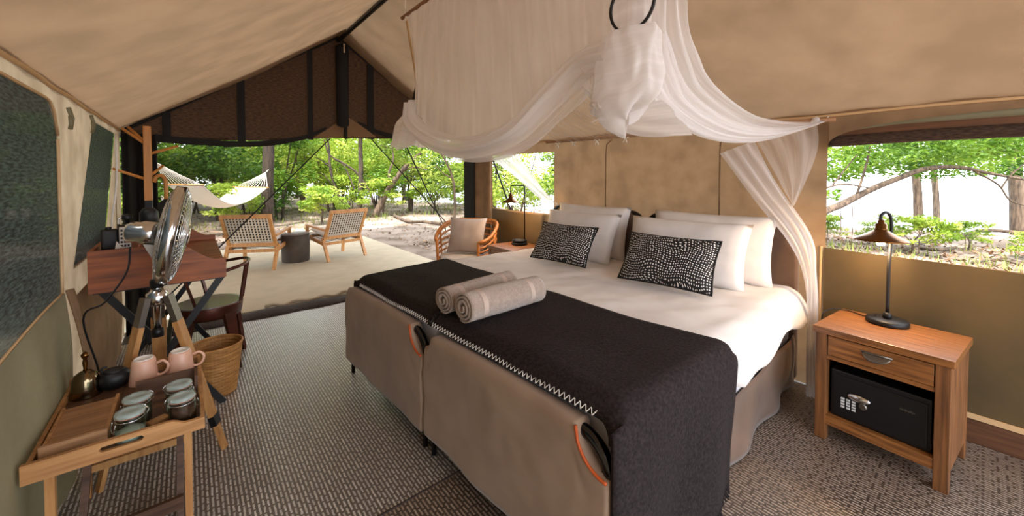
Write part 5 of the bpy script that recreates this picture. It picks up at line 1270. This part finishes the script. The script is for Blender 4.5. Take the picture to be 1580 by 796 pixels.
TL = [ # kind, x, y, scale, label
 ('dark', -4.6, 13.5, 1.0, 0), ('bush', -2.2, 12.6, 0.9, 0), ('tall', -1.0, 14.5, 0.9, 0), ('dark', 0.8, 15.6, 0.95, 0), ('bush', 2.4, 15.2, 0.85, 0),
 ('yel', 4.4, 16.5, 0.9, 0), ('yel', 7.0, 15.0, 0.95, 0), ('bush', 9.0, 13.2, 0.8, 0), ('yel', 5.6, 20.0, 1.15, 0), ('tall', 8.6, 19.0, 0.9, 0), ('yel', 2.6, 20.5, 1.2, 0),
 ('dark', -0.8, 20.0, 1.1, 0), ('dark', -5.0, 19.0, 1.2, 0), ('tall', -8.0, 15.0, 1.1, 0), ('dark', -9.5, 20.0, 1.2, 0), ('bush', 11.2, 16.5, 0.9, 0),
 ('tall', 0.0, 26.0, 1.3, 0), ('dark', 5.0, 27.0, 1.3, 0), ('yel', 9.5, 25.0, 1.2, 0), ('tall', -6.0, 27.0, 1.3, 0), ('yel', -2.8, 24.0, 1.2, 0), ('tall', 3.2, 31.0, 1.5, 0),
 ('dark', 9.0, 32.0, 1.4, 0), ('tall', -3.0, 33.0, 1.5, 0), ('dark', -10.0, 31.0, 1.5, 0), ('tall', 13.0, 29.0, 1.2, 0),
 ('shrub', 5.2, 13.4, 1.0, 0), ('shrub', 3.2, 13.0, 0.9, 0), ('shrub', 6.8, 12.6, 1.0, 0), ('shrub', 1.0, 13.0, 0.9, 0), ('shrub', -1.4, 11.6, 0.8, 0), ('shrub', 8.2, 11.8, 0.9, 0), ('shrub', 4.6, 14.8, 1.2, 0), ('shrub', 7.6, 14.0, 1.2, 0),
 ('shrub', 10.6, 2.2, 0.45, 0), ('shrub', 11.0, 1.4, 0.4, 0), ('shrub', 10.8, -0.6, 0.45, 0), ('shrub', 11.2, -1.2, 0.5, 0), ('shrub', 10.4, -2.6, 0.45, 0), ('shrub', 11.6, 0.2, 0.4, 0), ('shrub', 11.4, -2.0, 0.4, 0), ('shrub', 11.2, 3.0, 0.45, 0), ('shrub', 9.5, 3.4, 0.7, 0), ('shrub', 10.2, 0.8, 0.6, 0), ('shrub', 9.8, -1.8, 0.7, 0), ('shrub', 10.4, -4.0, 0.7, 0),
 ('yel', 11.6, 8.6, 0.75, 0), ('yel', 6.4, 7.6, 0.6, 0), ('yel', 7.6, 6.0, 0.62, 0), ('bush', 8.6, 8.0, 0.75, 0), ('yel', 7.2, 9.6, 0.7, 0),
 ('shrub', -3.6, 15.4, 1.5, 0), ('shrub', -1.2, 17.0, 1.6, 0), ('shrub', 1.6, 17.4, 1.6, 0), ('shrub', 3.8, 18.4, 1.7, 0), ('shrub', 6.6, 17.4, 1.6, 0), ('shrub', -6.0, 16.4, 1.7, 0), ('shrub', 9.4, 15.6, 1.5, 0), ('shrub', 0.2, 19.0, 1.8, 0), ('shrub', -3.4, 19.6, 1.8, 0), ('shrub', 5.2, 22.4, 1.9, 0),
 ('bush', -3.6, 17.6, 1.1, 0), ('bush', 1.4, 22.6, 1.2, 0), ('yel', 6.2, 24.0, 1.2, 0), ('bush', 4.0, 24.4, 1.2, 0), ('bush', -1.8, 22.4, 1.2, 0), ('yel', 3.4, 17.0, 0.8, 0), ('bush', -6.6, 3.2, 1.1, 0), ('dark', -6.0, 0.4, 1.0, 0), ('bush', -5.6, 6.2, 1.0, 0), ('dark', -5.2, -3.0, 1.0, 0),
]
kinds = {'bush': 'mid-green bushy tree', 'yel': 'yellow-green airy tree', 'tall': 'tall mid-green tree', 'dark': 'deep green dense tree', 'shrub': 'low yellow-green shrub'}
GR = {}; used = set(); rt_ = random.Random(3)
for k, x, y, s_, _ in TL:
    g = 'front rank of the forest beyond the veranda' if 9 < y < 18 else ('rear rank of the forest far beyond the veranda' if y >= 18 else ('river bank growth outside the right window' if x > 5 else 'growth outside the left windows'))
    base = protos[k]; loc = (x, y, gh(x, y))
    if k in used: o = dup(base, loc, rt_.uniform(0, 6.28), (s_, s_, s_ * rt_.uniform(0.9, 1.1)))
    else: used.add(k); o = base; o.location = loc; o.scale = (s_, s_, s_)
    GR.setdefault((k, g), []).append(o); o['group'] = kinds[k] + 's, ' + g
ORD = ['leftmost', 'second from left', 'third from left', 'fourth from left', 'fifth from left', 'sixth from left', 'seventh from left', 'eighth from left', 'ninth from left', 'tenth from left', 'eleventh from left', 'twelfth from left', 'thirteenth from left', 'fourteenth from left']
PL = {'front': 'in the near forest', 'rear': 'in the distant forest', 'river': 'on the river bank at right', 'growth': 'outside the left windows'}
for (k, g), L in GR.items():
    L.sort(key=lambda o: math.atan2(o.location.x, o.location.y))
    for i, o in enumerate(L): o['label'] = (ORD[i] + ' ' if len(L) > 1 else '') + kinds[k] + ' ' + PL[g.split()[0]]
# distinct trunks that the photograph shows
def tree(name, lab, cat, base, stems, bark, blobs=None, nl=0, size=0.12, m='leaf_mid', seed=1):
    t = thing(name, lab, cat, base); B = Vector(base)
    st_ = [([Vector(p) - B for p in pts], r0, r1) for pts, r0, r1 in stems]
    trunk_mb(st_).build('trunk', bark, t, smooth=True)
    if blobs:
        bl = [(b[0] - B.x, b[1] - B.y, b[2] - B.z, b[3], b[4]) for b in blobs]; rs = np.random.default_rng(seed)
        V, F = leaves(crown_pts(bl, nl, rs), size, rs=rs); c = raw('crown', V, F, m, t); c['kind'] = 'stuff'
    return t
def on(px, py, d): return tuple(cp(px, py, d))
b = gp(413, 343); tree('tree_trunk', 'straight dark trunk holding the right end of the hammock', 'tree', tuple(b), [([tuple(b - Vector((0, 0, .2))), on(413, 300, 11.4), on(415, 225, 11.4), on(417, 120, 11.4)], 0.17, 0.14)], 'bark_dark')
b = gp(205, 380); tree('tree_trunk', 'dark trunk holding the left end of the hammock behind the coat stand', 'tree', tuple(b), [([tuple(b - Vector((0, 0, .2))), (b.x, b.y, 1.5), (b.x - .05, b.y, 3.2)], 0.11, 0.08)], 'bark_dark')
d = 13.6; b = gp(556, 334, 0.0)
tree('slender_tree', 'slender many-stemmed tree with dark bent stems beyond the lounge chairs', 'tree', tuple(b), [
 ([on(540, 330, d), on(520, 295, d), on(510, 262, d), on(507, 225, d), on(500, 190, d)], 0.055, 0.03),
 ([on(575, 338, d), on(556, 320, d), on(544, 285, d), on(530, 255, d), on(515, 245, d)], 0.03, 0.02),
 ([on(553, 335, d), on(556, 300, d), on(557, 262, d), on(556, 225, d), on(558, 180, d)], 0.10, 0.06),
 ([on(582, 332, d), on(572, 300, d), on(552, 268, d), on(530, 252, d), on(508, 238, d), on(500, 215, d)], 0.05, 0.02),
 ([on(513, 262, d), on(500, 250, d), on(485, 242, d)], 0.025, 0.012), ([on(512, 285, d), on(500, 270, d), on(490, 266, d)], 0.02, 0.01)],
 'bark_dark', [(*on(x, y, d + dd), 0.9, 0.55) for x, y, dd in ((500, 230, .6), (540, 215, .6), (575, 225, .8), (600, 250, 1.2), (470, 270, 1.4), (545, 185, 0), (590, 200, 0))], 3400, 0.12, 'leaf_yel', 5)
b = gp(580, 336)
tree('leaning_tree', 'crooked grey tree leaning right beside the slender stems', 'tree', tuple(b), [
 ([on(578, 334, d - .3), on(592, 305, d - .3), on(604, 285, d - .3), on(625, 258, d - .3), on(650, 235, d - .3)], 0.12, 0.06),
 ([on(604, 285, d - .3), on(600, 268, d - .3), on(607, 245, d - .3), on(603, 220, d - .3)], 0.05, 0.02), ([on(620, 262, d - .3), on(640, 258, d - .3), on(660, 262, d - .3)], 0.04, 0.015)],
 'bark', [(*on(x, y, d + .2), 0.75, 0.5) for x, y in ((640, 225), (615, 205), (665, 245), (600, 275))], 2000, 0.12, 'leaf_mid', 6)
b = gp(700, 352)
tree('pale_tree', 'pale slim tree before the bright river, beyond the rattan chair', 'tree', tuple(b), [([tuple(b), on(702, 310, 10.4), on(697, 270, 10.4), on(680, 235, 10.4), on(660, 205, 10.4)], 0.04, 0.02), ([on(698, 275, 10.4), on(685, 268, 10.4), on(672, 255, 10.4)], 0.02, 0.01)],
 'bark', [(*on(x, y, 10.6), 0.5, 0.35) for x, y in ((650, 245), (690, 225), (715, 250), (740, 215), (668, 280))], 900, 0.11, 'leaf_yel', 8)
d = 7.0; b = gp(1265, 372)
near_tree = tree('overhanging_tree', 'leafy branch arching across the view in the near right window', 'tree', tuple(b), [
 ([tuple(b), on(1262, 335, d), on(1300, 315, d), on(1345, 292, d), on(1395, 272, d), on(1430, 260, d), on(1480, 258, d), on(1530, 268, d), on(1600, 280, d)], 0.075, 0.02),
 ([on(1322, 300, d), on(1332, 270, d), on(1341, 235, d), on(1345, 205, d)], 0.022, 0.012), ([on(1268, 292, d), on(1300, 284, d), on(1330, 288, d), on(1350, 292, d)], 0.02, 0.01),
 ([on(1285, 285, d), on(1305, 260, d), on(1325, 235, d)], 0.016, 0.008), ([on(1500, 262, d), on(1540, 285, d), on(1560, 310, d), on(1600, 320, d)], 0.018, 0.01), ([on(1545, 290, d), on(1560, 270, d), on(1590, 245, d)], 0.016, 0.01),
 ([on(1315, 315, d), on(1316, 350, d), on(1313, 375, d)], 0.008, 0.005), ([on(1297, 320, d), on(1297, 355, d), on(1290, 372, d)], 0.008, 0.005)],
 'bark', [(*on(x, y, d + dd), r, r * .55) for x, y, dd, r in ((1300, 225, .3, .5), (1360, 215, .5, .6), (1430, 205, .2, .6), (1500, 215, .6, .6), (1560, 225, .3, .6), (1400, 245, .8, .5), (1470, 240, .2, .4), (1330, 250, 1.2, .5), (1290, 270, 1.0, .3), (1550, 260, 1.0, .45), (1440, 265, 1.5, .4), (1285, 300, .2, .2), (1400, 170, -.5, .9), (1530, 170, -.5, .9), (1620, 200, 0, .9), (1450, 225, 1.5, .9), (1350, 230, 2.0, .9), (1540, 240, 2.0, .9), (1300, 250, 2.5, .7), (1310, 265, .8, .4), (1385, 255, 2.2, .6), (1500, 255, 2.4, .6), (1460, 235, 1.0, .5))], 14000, 0.095, 'leaf_mid', 9)
rs = np.random.default_rng(77)
Pn = crown_pts([(*(cp(x, y, 6.6) - near_tree.location), .55, .25) for x, y in ((1310, 220), (1370, 225), (1430, 222), (1490, 215), (1550, 230), (1400, 200))], 190, rs)
lf = MB(); lf.add([(-0.06, 0, 0), (-0.02, 0.028, 0.006), (0.02, 0.026, 0.006), (0.07, 0, -0.006), (0.02, -0.026, 0.006), (-0.02, -0.028, 0.006)], [(0, 1, 2, 3), (0, 3, 4, 5)]); l0 = lf.build('leaf', 'leaf_mid', near_tree)
for i, p in enumerate(Pn):
    o = l0 if i == 0 else l0.copy()
    if i: C.objects.link(o)
    o.location = p; o.rotation_euler = (rs.uniform(-.7, .7), rs.uniform(-.7, .7), rs.uniform(0, 6.28)); s_ = rs.uniform(.7, 1.15); o.scale = (s_, s_, s_)
for (x, y0_, w, lab, d2) in ((1418, 346, 0.11, 'thick grey trunk on the river bank, left one in the near window', 10.8), (1446, 338, 0.09, 'grey trunk on the river bank just right of the thick one', 11.8), (1572, 352, 0.16, 'thick grey trunk at the right edge of the near window', 9.6)):
    b = gp(x, y0_); D2 = (b - Vector((0, 0, 1.4))).length
    sc = D2 / (cp(x, y0_, 1.0) - Vector((0, 0, 1.4))).length
    tree('tree_trunk', lab, 'tree', tuple(b), [([tuple(b - Vector((0, 0, .2))), on(x - 2, 300, sc), on(x - 6, 255, sc), on(x - 10, 190, sc)], w, w * 0.8)], 'bark', [(*on(x - 8, 215, sc), 1.3, 0.6), (*on(x + 30, 230, sc), 0.8, 0.4)], 700, 0.12, 'leaf_mid', int(x))
# fallen branches
def stick(lab, pts, r):
    p = [gp(*q, z=0.0) for q in pts]; c = p[len(p) // 2]; mb = MB()
    for q in p: q.z = gh(q.x, q.y) + r + 0.01
    p[len(p) // 2].z += 0.03; mb.tube(crv(p, 14), r, 6); o = mb.build('fallen_branch', 'bark', smooth=True); tag(o, lab, 'branch')
stick('long curved fallen branch on the sand beyond the right lounge chair', [(608, 334), (630, 343), (655, 345), (680, 346)], 0.05)
stick('fallen branch lying slantwise below the lamp in the near right window', [(1395, 385), (1425, 373), (1448, 366)], 0.03)
stick('long fallen branch lying level in the near right window', [(1420, 380), (1445, 386), (1470, 382)], 0.035)
stick('pale fallen log at the right side of the near right window', [(1478, 368), (1520, 358), (1580, 360)], 0.05)
stick('fallen branch close outside the near right window sill', [(1500, 402), (1540, 398), (1578, 404)], 0.02)
